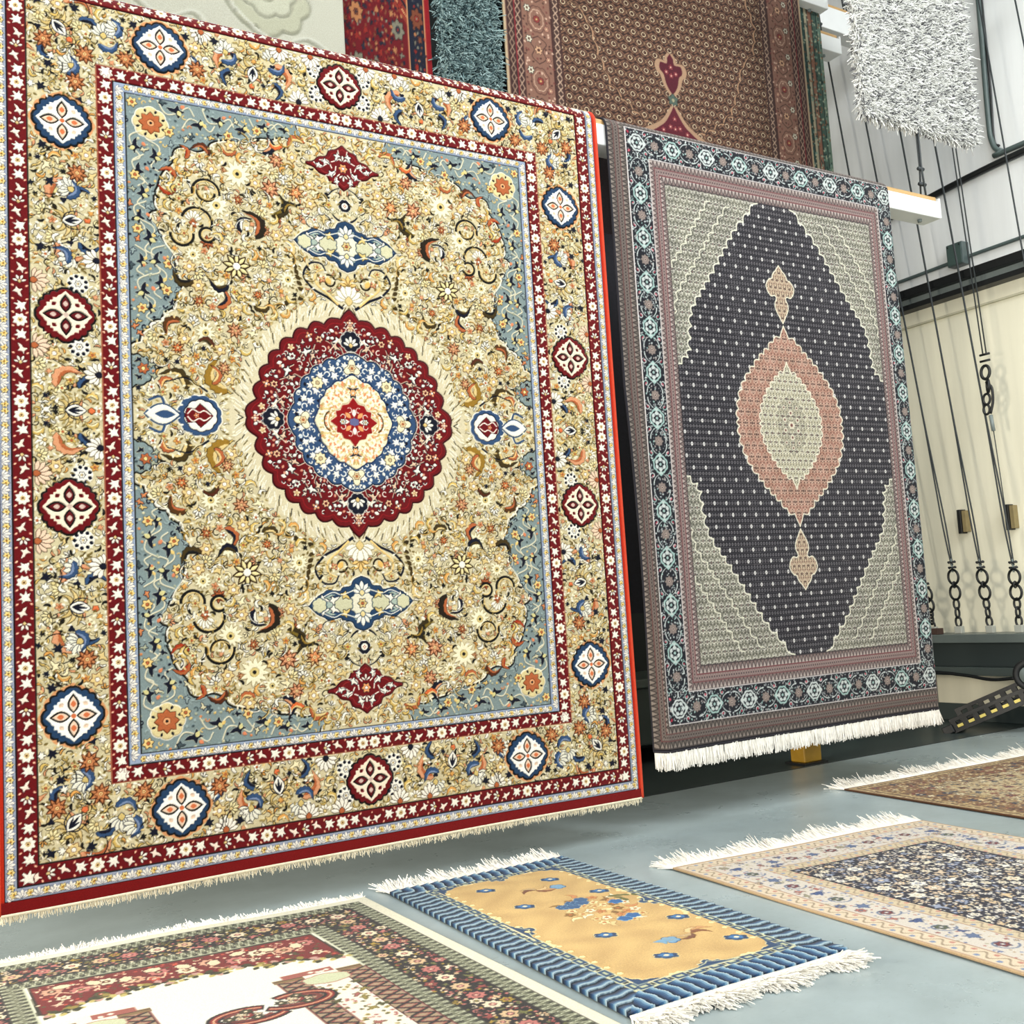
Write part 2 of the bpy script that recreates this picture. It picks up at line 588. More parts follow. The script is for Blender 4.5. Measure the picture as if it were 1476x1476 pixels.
def floor_material():
    m = bpy.data.materials.new('painted_concrete'); m.use_nodes = True
    nt = m.node_tree; N = nt.nodes; L = nt.links; b = N['Principled BSDF']
    tc = N.new('ShaderNodeTexCoord')
    def noise(s, d, rough=.6, mp=None):
        n = N.new('ShaderNodeTexNoise'); n.inputs['Scale'].default_value = s; n.inputs['Detail'].default_value = d; n.inputs['Roughness'].default_value = rough
        v = tc.outputs['Object']
        if mp:
            q = N.new('ShaderNodeMapping'); q.inputs['Scale'].default_value = mp; L.new(v, q.inputs['Vector']); v = q.outputs['Vector']
        L.new(v, n.inputs['Vector']); return n.outputs['Fac']
    r = N.new('ShaderNodeValToRGB')
    e = r.color_ramp.elements
    e[0].position = .3; e[0].color = (*lin((138, 150, 150)), 1)
    e[1].position = .7; e[1].color = (*lin((166, 180, 182)), 1)
    L.new(noise(1.3, 8, .65), r.inputs['Fac'])
    # worn streaks and dark specks
    r2 = N.new('ShaderNodeValToRGB'); e = r2.color_ramp.elements
    e[0].position = .30; e[0].color = (.55, .55, .53, 1); e[1].position = .42; e[1].color = (1, 1, 1, 1)
    L.new(noise(26, 10, .75, (1, 2.2, 1)), r2.inputs['Fac'])
    mx = N.new('ShaderNodeMix'); mx.data_type = 'RGBA'; mx.blend_type = 'MULTIPLY'; mx.inputs['Factor'].default_value = .55
    L.new(r.outputs['Color'], mx.inputs['A']); L.new(r2.outputs['Color'], mx.inputs['B'])
    L.new(mx.outputs['Result'], b.inputs['Base Color'])
    mr = N.new('ShaderNodeMapRange'); mr.inputs['To Min'].default_value = .18; mr.inputs['To Max'].default_value = .42
    L.new(noise(3.5, 6), mr.inputs['Value']); L.new(mr.outputs['Result'], b.inputs['Roughness'])
    bp = N.new('ShaderNodeBump'); bp.inputs['Strength'].default_value = .12; bp.inputs['Distance'].default_value = .01
    L.new(noise(9, 6), bp.inputs['Height']); L.new(bp.outputs['Normal'], b.inputs['Normal'])
    b.inputs['Specular IOR Level'].default_value = .55
    return m


def wall_material(name, hi, lo):
    """painted blockwork, cooler above the rail at 3.3 m, with faint vertical streaks of age"""
    m = bpy.data.materials.new(name); m.use_nodes = True
    nt = m.node_tree; N = nt.nodes; L = nt.links; b = N['Principled BSDF']
    tc = N.new('ShaderNodeTexCoord')
    sp = N.new('ShaderNodeSeparateXYZ'); L.new(tc.outputs['Object'], sp.inputs[0])
    st = N.new('ShaderNodeMath'); st.operation = 'GREATER_THAN'; st.inputs[1].default_value = 3.35
    L.new(sp.outputs['Z'], st.inputs[0])
    mx = N.new('ShaderNodeMix'); mx.data_type = 'RGBA'
    mx.inputs['A'].default_value = (*lin(lo), 1); mx.inputs['B'].default_value = (*lin(hi), 1)
    L.new(st.outputs[0], mx.inputs['Factor'])
    mp = N.new('ShaderNodeMapping'); mp.inputs['Scale'].default_value = (5, 5, .35); L.new(tc.outputs['Object'], mp.inputs['Vector'])
    n = N.new('ShaderNodeTexNoise'); n.inputs['Scale'].default_value = 1.5; n.inputs['Detail'].default_value = 7; L.new(mp.outputs['Vector'], n.inputs['Vector'])
    mr = N.new('ShaderNodeMapRange'); mr.inputs['From Min'].default_value = .3; mr.inputs['From Max'].default_value = .7
    mr.inputs['To Min'].default_value = .9; mr.inputs['To Max'].default_value = 1.05
    L.new(n.outputs['Fac'], mr.inputs['Value'])
    vm = N.new('ShaderNodeVectorMath'); vm.operation = 'SCALE'
    L.new(mx.outputs['Result'], vm.inputs[0]); L.new(mr.outputs['Result'], vm.inputs['Scale'])
    L.new(vm.outputs[0], b.inputs['Base Color'])
    b.inputs['Roughness'].default_value = .55
    return m


structure(MB().box(-3.5, -5.5, -.1, XW, 4.75, 0).build('floor', floor_material()))
structure(MB().box(-3.5, 4.75, -.1, XW, YW, -.0005).build('floor', mat('shaded_floor_tone', (58, 68, 67), .3, noise=.2, nscale=3, bump=.1, bscale=9)))  # shade past the joint, put into the colour of this slab
structure(MB().box(XW, -5.5, -.1, XW + .2, YW + .2, ZC).build('wall_right', wall_material('cream_paint', (226, 229, 228), (236, 232, 208))))
structure(MB().box(-3.5, YW, -.1, XW, YW + .2, ZC).build('wall_back', mat('shaded_wall_tone', (24, 30, 30), .8, noise=.15, nscale=2)))  # shade behind the hanging rugs, put into the wall colour
structure(MB().box(-3.5, -5.5, ZC, XW + .2, YW + .2, ZC + .15).build('ceiling', mat('white_ceiling', (205, 208, 208), .8)))
structure(MB().box(XW - .02, -5.5, 0, XW - .001, YW, .13).build('baseboard_right', mat('dark_skirting', (62, 72, 70), .5), bevel=.003))
# seams and cracks in the floor slab
structure(MB().box(-3.5, 4.742, .0005, XW - .03, 4.757, .0012).build('trim_1', mat('floor_joint', (52, 58, 60), .8)))
# rails of the right wall
BLK = mat('black_steel', (17, 20, 21), .45, noise=.15, nscale=20)
GRN = mat('grey_green_conduit', (78, 92, 90), .4, noise=.1, nscale=15)
GRY = mat('grey_steel', (120, 130, 128), .45, noise=.12, nscale=12)


def wallbar(Y0, Y1, za, zb, out, mt, name, label, cat, d0=0.0):
    k = XW / 6.9
    z = lambda q: EYE + (q - EYE) * k
    return tag(MB().box(XW - out, Y0, z(za), XW - d0 - .001, Y1, z(zb)).build(name, mt, bevel=.003), label, cat)


g = thing('wall_girt', onwall(2.0, 3.17), 'long grey steel rail with black edges running along the cream wall', 'rail')
for za, zb, out, mt, nm in ((3.245, 3.305, .13, BLK, 'top_flange'), (3.19, 3.245, .06, GRY, 'web'), (3.15, 3.19, .11, BLK, 'bottom_flange')):
    o = MB()
    k = XW / 6.9
    gz = EYE + (3.17 - EYE) * k
    o.box(XW - out - g.location.x, -4 - g.location.y, EYE + (za - EYE) * k - gz, XW - .001 - g.location.x, YW - .02 - g.location.y, EYE + (zb - EYE) * k - gz)
    o.build(nm, mt, g, bevel=.003)
wallbar(-3, YW - .02, 3.035, 3.05, .025, mat('cream_ledge', (190, 186, 160), .6), 'wall_ledge', 'thin cream ledge on the wall just below the grey steel rail', 'ledge')


def pipe(name, pts, r, mt, label, cat, X=XW, parent=None, smoothk=6):
    P = [onwall(y, z, X - r - .004) for y, z in pts]
    P = smooth(np.array(P), smoothk)
    o = MB().tube(P, r, 10).build(name, mt, parent, True)
    return tag(o, label, cat) if label else o


pipe('conduit', [(-2.5, 3.43), (2, 3.43), (4.2, 3.43), (4.6, 3.43), (5.2, 3.42), (5.85, 3.42)], .014, GRN, 'thin grey-green conduit running level through the square junction box', 'conduit')
pipe('conduit', [(-2.5, 4.02), (2, 4.02), (4.13, 4.02), (5.16, 3.955), (5.8, 3.93)], .026, BLK, 'thick black pipe crossing the upper wall behind the hoist ropes', 'pipe')
pipe('conduit', [(4.34, 6.2), (4.35, 5.24), (4.37, 4.4), (4.36, 4.18), (4.30, 4.09), (4.16, 4.075), (2.0, 4.08), (-2, 4.09)], .020, GRN, 'grey conduit coming down the wall and bending right above the black pipe', 'conduit')
pipe('cable', [(4.31, 6.2), (4.325, 5.24), (4.33, 4.6), (4.345, 4.2), (4.31, 4.13)], .009, BLK, 'black cable strapped beside the bent conduit', 'cable')
jb = thing('junction_box', onwall(4.69, 3.45), 'square grey-green junction box on the wall with conduit entering both sides', 'junction box')
MB().box(-.09, -.07, -.088, -.002, .07, .088).build('box_body', GRN, jb, bevel=.006)
cv_ = MB().box(-.096, -.062, -.08, -.09, .062, .08).build('cover', mat('box_cover', (66, 84, 80), .4), jb, bevel=.002)
for s in (-1, 1):
    MB().tube([(-.099, .05 * s, .065), (-.095, .05 * s, .065)], .007).build('screw', BLK, cv_, True)

# small channel brackets
for y0, y1, z0, z1, lab in ((4.84, 4.90, 1.42, 1.595, 'short dark and tan channel bracket on wall left of the middle hoist chain'), (4.46, 4.52, 1.41, 1.59, 'short dark and tan channel bracket on wall at the right edge of the picture')):
    p, q = onwall(y0, z0), onwall(y1, z1)
    b = thing('wall_bracket', (XW, p[1], p[2]), lab, 'bracket', None)
    h, wd = q[2] - p[2], q[1] - p[1]
    MB().box(-.07, wd * .5, 0, -.001, wd, h).build('channel', BLK, b, bevel=.003)
    MB().box(-.055, 0, .01, -.001, wd * .49, h - .01).build('insert', mat('tan_wood', (140, 124, 84), .7, noise=.15, nscale=20), b, bevel=.002)

# the steel shelf that anchors the chains
zz = lambda q: EYE + (q - EYE) * XW / 6.9
sh = thing('anchor_shelf', (XW, 4.9, zz(.41)), 'long grey steel channel shelf low on the cream wall holding the chains', 'shelf')
o0 = np.array(sh.location)
def rel(mb, x0, y0, z0, x1, y1, z1): return mb.box(x0 - o0[0], y0 - o0[1], z0 - o0[2], x1 - o0[0], y1 - o0[1], z1 - o0[2])
rel(MB(), XW - .30, 4.46, zz(.64), XW - .001, 6.25, zz(.70)).build('top_plate', mat('shelf_grey', (92, 101, 98), .4, noise=.1, nscale=9), sh, bevel=.004)
rel(MB(), XW - .22, 4.47, zz(.47), XW - .001, 6.25, zz(.64) - .001).build('web', mat('shelf_dark', (44, 54, 54), .45), sh, bevel=.003)
rel(MB(), XW - .29, 4.46, zz(.412), XW - .001, 6.25, zz(.47) - .001).build('bottom_plate', mat('shelf_grey2', (66, 75, 72), .4), sh, bevel=.004)
tag(MB().box(XW - .32, 4.30, zz(.405), XW - .001, 4.455, zz(.705)).build('control_box', mat('pale_blue_metal', (150, 168, 166), .4), bevel=.006), 'pale blue-grey metal box at the right end of the steel shelf', 'control box')
tag(MB().box(XW - .29, 5.29, zz(.70) + .001, XW - .22, 5.36, zz(.745)).build('wooden_block', mat('dark_wood', (66, 46, 38), .7, noise=.2, nscale=20), bevel=.003), 'small dark brown wooden block on the steel shelf', 'block')
pipe('cable', [(4.6, .375), (4.8, .36), (5.0, .385), (5.3, .405), (5.8, .40)], .012, BLK, 'black cable sagging under the steel shelf', 'cable', XW - .31)
pp = onwall(5.28, .4)
tag(MB().box(XW - .06, 5.56, 0, XW - .021, 5.6, zz(.41) - .002).build('shelf_leg', BLK, bevel=.003), 'thin black upright under the steel shelf beside the dark rug', 'post')


# ------------------------------------------------------------------ ropes and chains
ROPE = mat('dark_wire_rope', (46, 52, 54), .6, noise=.2, nscale=200)


def torus(c, u, v, R, r, n=20, k=8, sx=1.0):
    t = np.linspace(0, 2 * PI, n, endpoint=False)
    c, u, v = np.array(c, float), np.array(u, float), np.array(v, float)
    return [c + u * R * sx * math.cos(a) + v * R * math.sin(a) for a in t]


XR = 7.12


def wp(Y, z, X=XR):
    """a point read at 6.75 m from the side wall's direction, moved out to X"""
    k = X / 6.75
    return np.array((X, Y * k, EYE + (z - EYE) * k))


CHAINS = [((4.92, 1.192), (4.91, .741), (5.11, 2.949), 'hanging chain of rings on the wall, first one clear of the dark rug'),
          ((4.69, 1.177), (4.66, .736), (5.0, 4.537), 'middle hanging chain of rings, above the grey shelf'),
          ((4.44, 1.16), (4.44, .733), (4.72, 4.356), 'hanging chain of rings nearest the right edge of the picture'),
          ((5.16, 1.053), (5.13, .744), (5.61, 5.39), 'hanging chain of rings half hidden by the dark rug')]
for i, (a, b, up, lab) in enumerate(CHAINS):
    A, B, U = wp(*a), wp(*b), wp(*up)
    top = zz(.70) + .002
    B = np.array((B[0], B[1], top))
    ch = thing('hoist_chain', tuple(B), lab, 'chain', 'hoist chains on the right wall')
    d = (A - B); Ln = np.linalg.norm(d); d /= Ln
    P = lambda s: d * Ln * s
    MB().box(-.022, -.03, 0, .022, .03, .055).build('anchor', mat('pale_bracket', (168, 170, 160), .5), ch, bevel=.004)
    for s in (.17, .30, .43):
        e = MB().tube(torus(P(s), (0, 1, 0) if s != .30 else (1, 0, 0), d, .038, .0085, 16, 6, .62), .0085, 7, True)
        e.build('link', BLK, ch, True)
    for s in (.60, .83):
        MB().tube(torus(P(s), (0.25, .97, 0), d, .055, .0095, 22, 7), .0095, 7, True).build('ring', BLK, ch, True)
    for s in (.715,):
        MB().tube(torus(P(s), (1, 0, 0), d, .022, .007, 12, 6, .8), .007, 6, True).build('shackle', BLK, ch, True)
    m = MB()
    for s in (.97, 1.05):
        m.tube([P(s) + (0, -.032, 0), P(s) + (0, .032, 0)], .009, 6)
        m.tube([P(s) + (-.02, -.012, -.008), P(s) + (.02, -.012, .008)], .006, 6)
        m.tube([P(s) + (-.02, .012, -.008), P(s) + (.02, .012, .008)], .006, 6)
    clip = m.build('wire_clip', BLK, ch, True)
    MB().tube([P(.9), P(.96), P(1.1)], .008, 7).build('thimble', GRY, clip, True)
    # the rope pair
    T = A + (U - A) * ((ZC - .02 - A[2]) / (U[2] - A[2]))
    m = MB()
    for s in (-1, 1):
        n = 26
        pts = []
        for k in range(n):
            t = (k / (n - 1)) ** 1.6
            q = A + (T - A) * t + np.array((0, s * .02 * min(1, .25 + 12 * t) * max(.08, 1 - t * 4.5), 0))
            pts.append(q)
        m.tube(pts, .006, 6)
    tag(m.build('hoist_rope', ROPE, None, True), ('pair of dark wire ropes rising from the first chain clear of the dark rug', 'pair of dark wire ropes rising from the middle chain to the ceiling',
        'pair of dark wire ropes rising from the chain nearest the right edge', 'pair of dark wire ropes rising from the chain half behind the dark rug')[i], 'rope', 'hoist ropes')

# rope with a chain part way up
A, Bq, Cq, Dq = wp(4.58, 4.6), wp(4.49, 2.652), wp(4.51, 2.2), wp(4.47, 2.107)
hc = thing('hoist_chain', tuple(Cq), 'short tangled chain with hook hanging high on the wall between two ropes', 'chain', 'hoist chains on the right wall')
d = (Bq - Cq); Ln = np.linalg.norm(d); d /= Ln
for s, R, wd in ((.72, .05, .0115), (.5, .045, .0115), (.30, .04, .0095), (.14, .036, .009)):
    MB().tube(torus(d * Ln * s + np.array((0, .012 * math.sin(s * 9), 0)), (0, 1, 0) if s != .5 else (.7, .7, 0), d, R, wd, 18, 7, .7), wd, 7, True).build('link', BLK, hc, True)
MB().tube(smooth([(0, -.02, .03), (0, -.05, .12), (0, -.05, .22), (0, -.01, .27)], 5), .010, 7).build('hook', BLK, hc, True)
m = MB()
for s in (.9, 1.0):
    m.tube([d * Ln * s + (0, -.04, 0), d * Ln * s + (0, .04, 0)], .009, 6)
m.build('wire_clip', BLK, hc, True)
MB().tube([(0, -.03, -.10), (0, -.02, .02)], .014, 8).build('sleeve', GRY, hc, True)
T = Bq + (A - Bq) * ((ZC - .02 - Bq[2]) / (A[2] - Bq[2]))
m = MB()
for s in (-1, 1):
    m.tube([Bq + (0, .014 * s, 0), Bq * .5 + T * .5 + np.array((0, .014 * s, 0)), T + (0, .004 * s, 0)], .005, 6)
tag(m.build('hoist_rope', ROPE, None, True), 'pair of dark ropes dropping to the short tangled chain with the hook', 'rope', 'hoist ropes')
E1 = wp(4.39, 1.18) + (0, .05, -.03)
tag(MB().tube([Cq + (0, -.03, -.10), E1 + (0, 0, .02)], .0035, 6).build('hoist_rope', ROPE, None, True), 'thin wire running from the hooked chain down to the chain at right edge', 'rope', 'hoist ropes')
for (a, b, lab) in (((4.24, 4.935), (4.13, 3.277), 'single dark rope crossing the bent conduit at upper right'), ((3.99, 5.005), (3.96, 4.656), 'single dark rope in the top right corner of the picture')):
    A, Bp = wp(*a), wp(*b)
    dd = A - Bp
    T = Bp + dd * ((ZC - .02 - Bp[2]) / dd[2])
    Lo = Bp - dd * ((Bp[2] - zz(.70) - .01) / dd[2])
    tag(MB().tube([Lo, (Lo + T) / 2, T], .006, 6).build('hoist_rope', ROPE, None, True), lab, 'rope', 'hoist ropes')

# ------------------------------------------------------------------ the black perforated ramp rail by the wall
rp = thing('ramp_rail', (6.70, 4.99, 0), 'black perforated metal ramp rail with yellow marks, rising from floor by the right wall', 'ramp')
dv = np.array((.28, -.80, .37)); dv /= np.linalg.norm(dv)
nv = np.array((.80, .28, 0)); nv /= np.linalg.norm(nv)
uv = np.cross(dv, nv)
YELM = mat('yellow_paint', (226, 206, 110), .5)
base = np.array((0, 0, .045))
for nm, off, hgt, hole in (('upper_rail', nv * .16 + uv * .05, .055, .030), ('lower_rail', nv * -.06, .05, .026)):
    m = MB()
    L_ = .82
    for s in (-1, 1):
        m.obox(base + off + dv * L_ / 2 + uv * s * (hgt - .012), dv, nv, uv, L_ / 2, .012, .014)
    for k in range(10):
        m.obox(base + off + dv * (.02 + k * .086), dv, nv, uv, .02, .012, hgt - .02)
    m.build(nm, BLK, rp, bevel=.002)
for k in range(9):
    MB().obox(base + nv * -.074 + dv * (.063 + k * .086) - uv * .012, dv, nv, uv, .021, .003, .010).build('yellow_mark', YELM, rp)
m = MB()
for k in range(5):
    m.obox(base + nv * .05 + dv * (.06 + k * .17) + uv * .005, dv, nv, uv, .035, .10, .006)
m.build('cross_slat', BLK, rp, bevel=.002)
MB().obox(base - dv * .03 + uv * -.012 + nv * .04, dv, nv, uv, .04, .13, .03).build('foot', BLK, rp, bevel=.006)
wc = base + dv * .66 + nv * -.10 + uv * .11
whl = MB().tube(torus(wc, dv, uv, .085, .03, 28, 10), .026, 10, True).build('wheel', mat('black_rubber', (20, 22, 23), .6), rp, True)
MB().tube([wc - nv * .03, wc + nv * .03], .06, 20).build('hub', GRY, whl, True)
# stand under the high end
MB().obox(base * 0 + dv * .76 * np.array((1, 1, 0)) + np.array((0, 0, .09)), (1, 0, 0), (0, 1, 0), (0, 0, 1), .03, .06, .09).build('stand', BLK, rp, bevel=.004)

# low bench against the back wall
bn = thing('storage_bench', (3.2, 5.95, 0), 'long low dark green bench along the back wall, seen in the gap between hanging rugs', 'bench')
MB().box(-2.5, -.3, .12, 3.2, .3, .50).build('body', mat('bench_green', (44, 56, 54), .5), bn, bevel=.01)
MB().box(-2.55, -.34, .50, 3.25, .3, .56).build('top', mat('bench_top', (66, 78, 74), .4), bn, bevel=.008)
for x in (-2.4, 0.3, 3.0):
    MB().box(x - .05, -.25, 0, x + .05, .25, .12).build('leg', BLK, bn)

# yellow guard post on the floor behind the dark rug
gp = thing('guard_post', (5.05, 4.86, 0), 'stubby yellow guard post standing on the floor behind the dark fringed rug', 'post')
MB().box(-.075, -.06, .012, .075, .06, .9).build('shaft', mat('worn_yellow', (168, 128, 30), .5, noise=.25, nscale=8), gp, bevel=.008)
MB().box(-.1, -.085, 0, .1, .085, .012).build('base_plate', BLK, gp)
# ------------------------------------------------------------------ the big cream rug
RED, DRED = rgb('82141e'), rgb('4c0c14')
NAVY, STEEL, SLATE = rgb('1c2238'), rgb('4d6888'), rgb('96a2a0')
CREAM, TAN, IVORY = rgb('d6ccae'), rgb('c4b48c'), rgb('efeadd')
YEL, PEACH, ORNG = rgb('dfca98'), rgb('dba985'), rgb('be7a50')
OLIVE, INK, BROWN = rgb('5b4a20'), rgb('23221f'), rgb('6d3f22')
PALEB = rgb('aab4c4')


def band_red(w, x0, y0, x1, y1, seed=0, phase=0):
    """maple leaves, buds and rosettes in a row along the middle of a red band; from (x0,y0) to (x1,y1)"""
    L = math.hypot(x1 - x0, y1 - y0)
    a = math.atan2(y1 - y0, x1 - x0)
    n = max(1, int(round(L / 0.0515)))
    for i in range(n):
        s = (i + .5) * L / n
        x, y = x0 + math.cos(a) * s, y0 + math.sin(a) * s
        k = (i + phase) % 6
        f = 1 if i % 2 else -1
        if k == 0:
            rosette(w, x, y, .3, .027, 8, IVORY, BROWN, YEL, BROWN, .0008)
        elif k in (1, 5):
            maple(w, x, y, a + (.9 if k == 1 else 2.4) * f, .029, IVORY, DRED)
        elif k in (2, 4):
            splitleaf(w, x, y, a + (PI if k == 4 else 0) + .5 * f, .026, rgb('f3e3d4'), DRED, f)
        else:
            fan(w, x - .008 * math.cos(a), y - .008 * math.sin(a), a, .03, 4, IVORY, DRED, YEL, 1.2)
        # small stray petals on both sides
        for g in (-1, 1):
            w.poly(tf(lens(.3, 5, 1), x + math.cos(a) * .024 - math.sin(a) * g * .018, y + math.sin(a) * .024 + math.cos(a) * g * .018, a + g, .013), rgb('efc9ac'), .6)


def band_guard(w, x0, y0, x1, y1, wd):
    L = math.hypot(x1 - x0, y1 - y0)
    a = math.atan2(y1 - y0, x1 - x0)
    n = max(1, int(round(L / 0.052)))
    for i in range(n):
        for j, h in ((0, .25), (1, .75)):
            s = (i + h) * L / n
            x, y = x0 + math.cos(a) * s, y0 + math.sin(a) * s
            if j == 0:
                rosette(w, x, y, 0, wd * .36, 6, rgb('ecd9a0'), INK, rgb('e0b95a'), BROWN, .0008)
            else:
                g = 1 if i % 2 else 1
                fan(w, x + math.sin(a) * wd * .42, y - math.cos(a) * wd * .42, a + g * PI / 2, wd * .85, 5, rgb('eee8dc'), rgb('525a74'), None, 1.0, None, .001)
    

def rug_one():
    w = Weave(1.386, 1.792, 0.0014, CREAM)
    rng = np.random.default_rng(4)
    X, Y = w.grid()
    # ground of the field and the border, a little streaked by the dye lots
    n1 = np.sin(X * 61 + 3 * np.sin(Y * 47)) * np.sin(Y * 53 + 2 * np.sin(X * 39))
    w.c += (n1 * 5)[..., None]
    C = dict(g=rgb('d2bd88'), y=YEL, o=PEACH, k=OLIVE, w=IVORY, n=NAVY, p=rgb('e08a5c'))

    # --- spandrels in blue grey with a scalloped edge
    S = [(.03, 1.31), (.132, 1.293), (.187, 1.235), (.25, 1.225), (.321, 1.214), (.423, 1.185), (.57, 1.147), (.6, 1.106), (.705, 1.099), (.742, 1.021),
         (.798, .924), (.80, .836), (.822, .79), (.768, .705), (.724, .60), (.716, .50), (.76, .42), (.80, .38), (.84, .35), (.87, .30), (.91, .26)]
    S = [(.21, 1.31)] + S[2:]
    edge = smooth(S, 6)
    E2 = edge + np.stack([.006 * np.sin(np.arange(len(edge)) * .9), .006 * np.cos(np.arange(len(edge)) * .9)], 1)
    sp = list(E2) + [(.93, .26), (.93, 1.34), (.21, 1.34)]
    before = w.c.copy()
    w.poly(sp, SLATE, 0, False)
    spm = (w.c != before).any(-1)
    w.line(E2, .007, INK, -.5, False)
    w.line(E2 + (-.006, -.006), .005, IVORY, .6, False)
    w.line(E2 + (.012, .012), .004, rgb('a9b5b2'), .6, False)
    P2 = scal([(.93, .235), (.865, .225), (.815, .178), (.85, .125), (.93, .10)], 2, -.008)
    w.poly(P2, SLATE, 0, False)
    w.line(P2, .005, INK, -.5, False)
    spm2 = np.zeros_like(spm)
    r = w.mask(P2)
    spm2[r[1]] = r[0]
    # corner flower on a pale square
    w.shape(tf(lobes(.062, 8, .1), .81, 1.185, PI / 8, 1), rgb('ddd0a6'), IVORY, .004)
    rosette(w, .81, 1.185, 0, .046, 8, ORNG, BROWN, rgb('e7b58a'), INK, .002)
    for k in range(8):
        w.poly(tf(lens(.3, 5, 1), .81 + .045 * math.cos(k * PI / 4 + .4), 1.185 + .045 * math.sin(k * PI / 4 + .4), k * PI / 4 + .4, .016), NAVY, -.3)
    # arabesques on the grey
    for x, y, a, s, f in ((.72, 1.26, 3.3, .055, 1), (.63, 1.21, 3.0, .05, -1), (.55, 1.25, 3.4, .05, 1), (.45, 1.225, 3.1, .05, -1), (.36, 1.26, 3.3, .045, 1), (.27, 1.262, 3.2, .04, -1),
                          (.87, 1.09, -1.4, .05, 1), (.80, 1.06, -1.8, .05, -1), (.86, .99, -1.5, .05, 1), (.85, .90, -1.7, .05, -1), (.86, .80, -1.4, .05, 1),
                          (.83, .72, -1.8, .055, -1), (.80, .63, -1.3, .05, 1), (.86, .62, -1.7, .045, -1), (.79, .54, -1.6, .05, -1), (.85, .50, -1.4, .055, 1), (.83, .43, -1.7, .04, -1)):
        w.line(tf(smooth([(-1.2, -.3), (-.5, .5), (.3, .2), (1.0, -.5), (1.5, 0)], 5), x, y, a, s, f), .0055, rgb('dfd8c0'), .7)
        splitleaf(w, x, y, a, s * .75, NAVY, rgb('c9cdbd'), f, .002)
        w.poly(tf(lens(.35, 7, .8), x + .3 * s * math.cos(a), y + .3 * s * math.sin(a), a + f * .9, s * .5), rgb('d7cf9f'), .6)
        w.poly(tf(lens(.35, 7, .8), x - .5 * s, y + .2 * s, a - f * .8, s * .42), rgb('de9a76') if f > 0 else rgb('e6cd8c'), .6)
    for x, y in ((.88, 1.26), (.74, 1.16), (.50, 1.19), (.87, .74), (.765, .50), (.86, .42), (.875, .96), (.38, 1.235), (.755, .61)):
        rosette(w, x, y, .2, .022, 6, rgb('e8cf96'), INK, ORNG, None, .0014)
    rosette(w, .862, .178, .2, .024, 6, ORNG, NAVY, rgb('ead9a0'), None, .0014)
    for f in (-1, 1):
        splitleaf(w, .885, .178 + f * .032, 2.6 * f, .02, NAVY, rgb('d8d2b4'), f)

    # --- medallion
    T = (0, PI / 2)
    halo = lobes(.50, 20, .05, T, .08, .14, 1, 1.02)
    w.poly(halo, rgb('dad1b6'), .2)
    for k in range(420):
        t = (k + .5) / 420 * 2 * PI + .01 * math.sin(k * 7.7)
        r0 = .462 + .045 * ((k * 5) % 7) / 7; r1 = r0 + .014 + .006 * (k % 3)
        w.line([(r0 * math.cos(t), r0 * 1.02 * math.sin(t)), (r1 * math.cos(t + .03), r1 * 1.02 * math.sin(t + .03))], .0035,
               (IVORY, OLIVE, rgb('f4efe2'), rgb('7d7048'), INK)[k % 5 if k % 2 else 0], -.2 if k % 2 else .6)
    w.shape(lobes(.425, 34, .055, T, .085, .16, 1, 1.02, 400), RED, DRED, .006, .4)
    out_r = lobes(.425, 34, .055, T, .085, .16, 1, 1.02, 400)
    w.line(out_r * .955, .0035, rgb('a3242c'), .4, closed=True)
    for k in range(26):      # flower heads in the lobes
        t = (k + .5) * 2 * PI / 26
        r = .405
        x, y = r * math.cos(t), r * 1.02 * math.sin(t)
        q = k % 3
        if q == 0:
            rosette(w, x, y, t, .017, 5, rgb('f0d9b8'), DRED, YEL, None, .0012)
        elif q == 1:
            rosette(w, x, y, t, .018, 4, rgb('eab08a'), NAVY, IVORY, None, .0012)
        else:
            w.shape(tf(lens(.3, 7, 1), x, y, t + 2.2, .026), IVORY, DRED, .0012)
    for k in range(16):      # arabesques winding between
        t = (k + .5) * 2 * PI / 16
        f = 1 if k % 2 else -1
        for r, s, a in ((.352, .032, t + f * 1.35), (.318, .026, t - f * 1.0)):
            x, y = r * math.cos(t), r * 1.02 * math.sin(t)
            w.line(tf(smooth([(-1.3, -.6), (-.4, .3), (.4, -.2), (1.4, .5)], 5), x, y, a, s, f), .0055, NAVY, -.4)
            w.line(tf(smooth([(-1.3, -.5), (-.4, .4), (.4, -.1), (1.4, .6)], 5), x, y, a, s, f), .0045, rgb('d9c3ad'), .5)
            splitleaf(w, x, y, a, s * .85, IVORY if r > .33 else rgb('e2c9b0'), NAVY, f, .003)
        t2 = k * 2 * PI / 16
        x, y = .375 * math.cos(t2), .375 * 1.02 * math.sin(t2)
        rosette(w, x, y, t2, .017, 6, rgb('eac3a0') if k % 2 else IVORY, NAVY, RED, None, .0018)
        x, y = .33 * math.cos(t2), .33 * 1.02 * math.sin(t2)
        w.line(arc(x, y, .014, t2, t2 + 4.6, 10, .006), .004, IVORY, .6)
    rmed = (np.hypot(X, Y / 1.02) < .435) & (np.hypot(X, Y / 1.03) > .282)
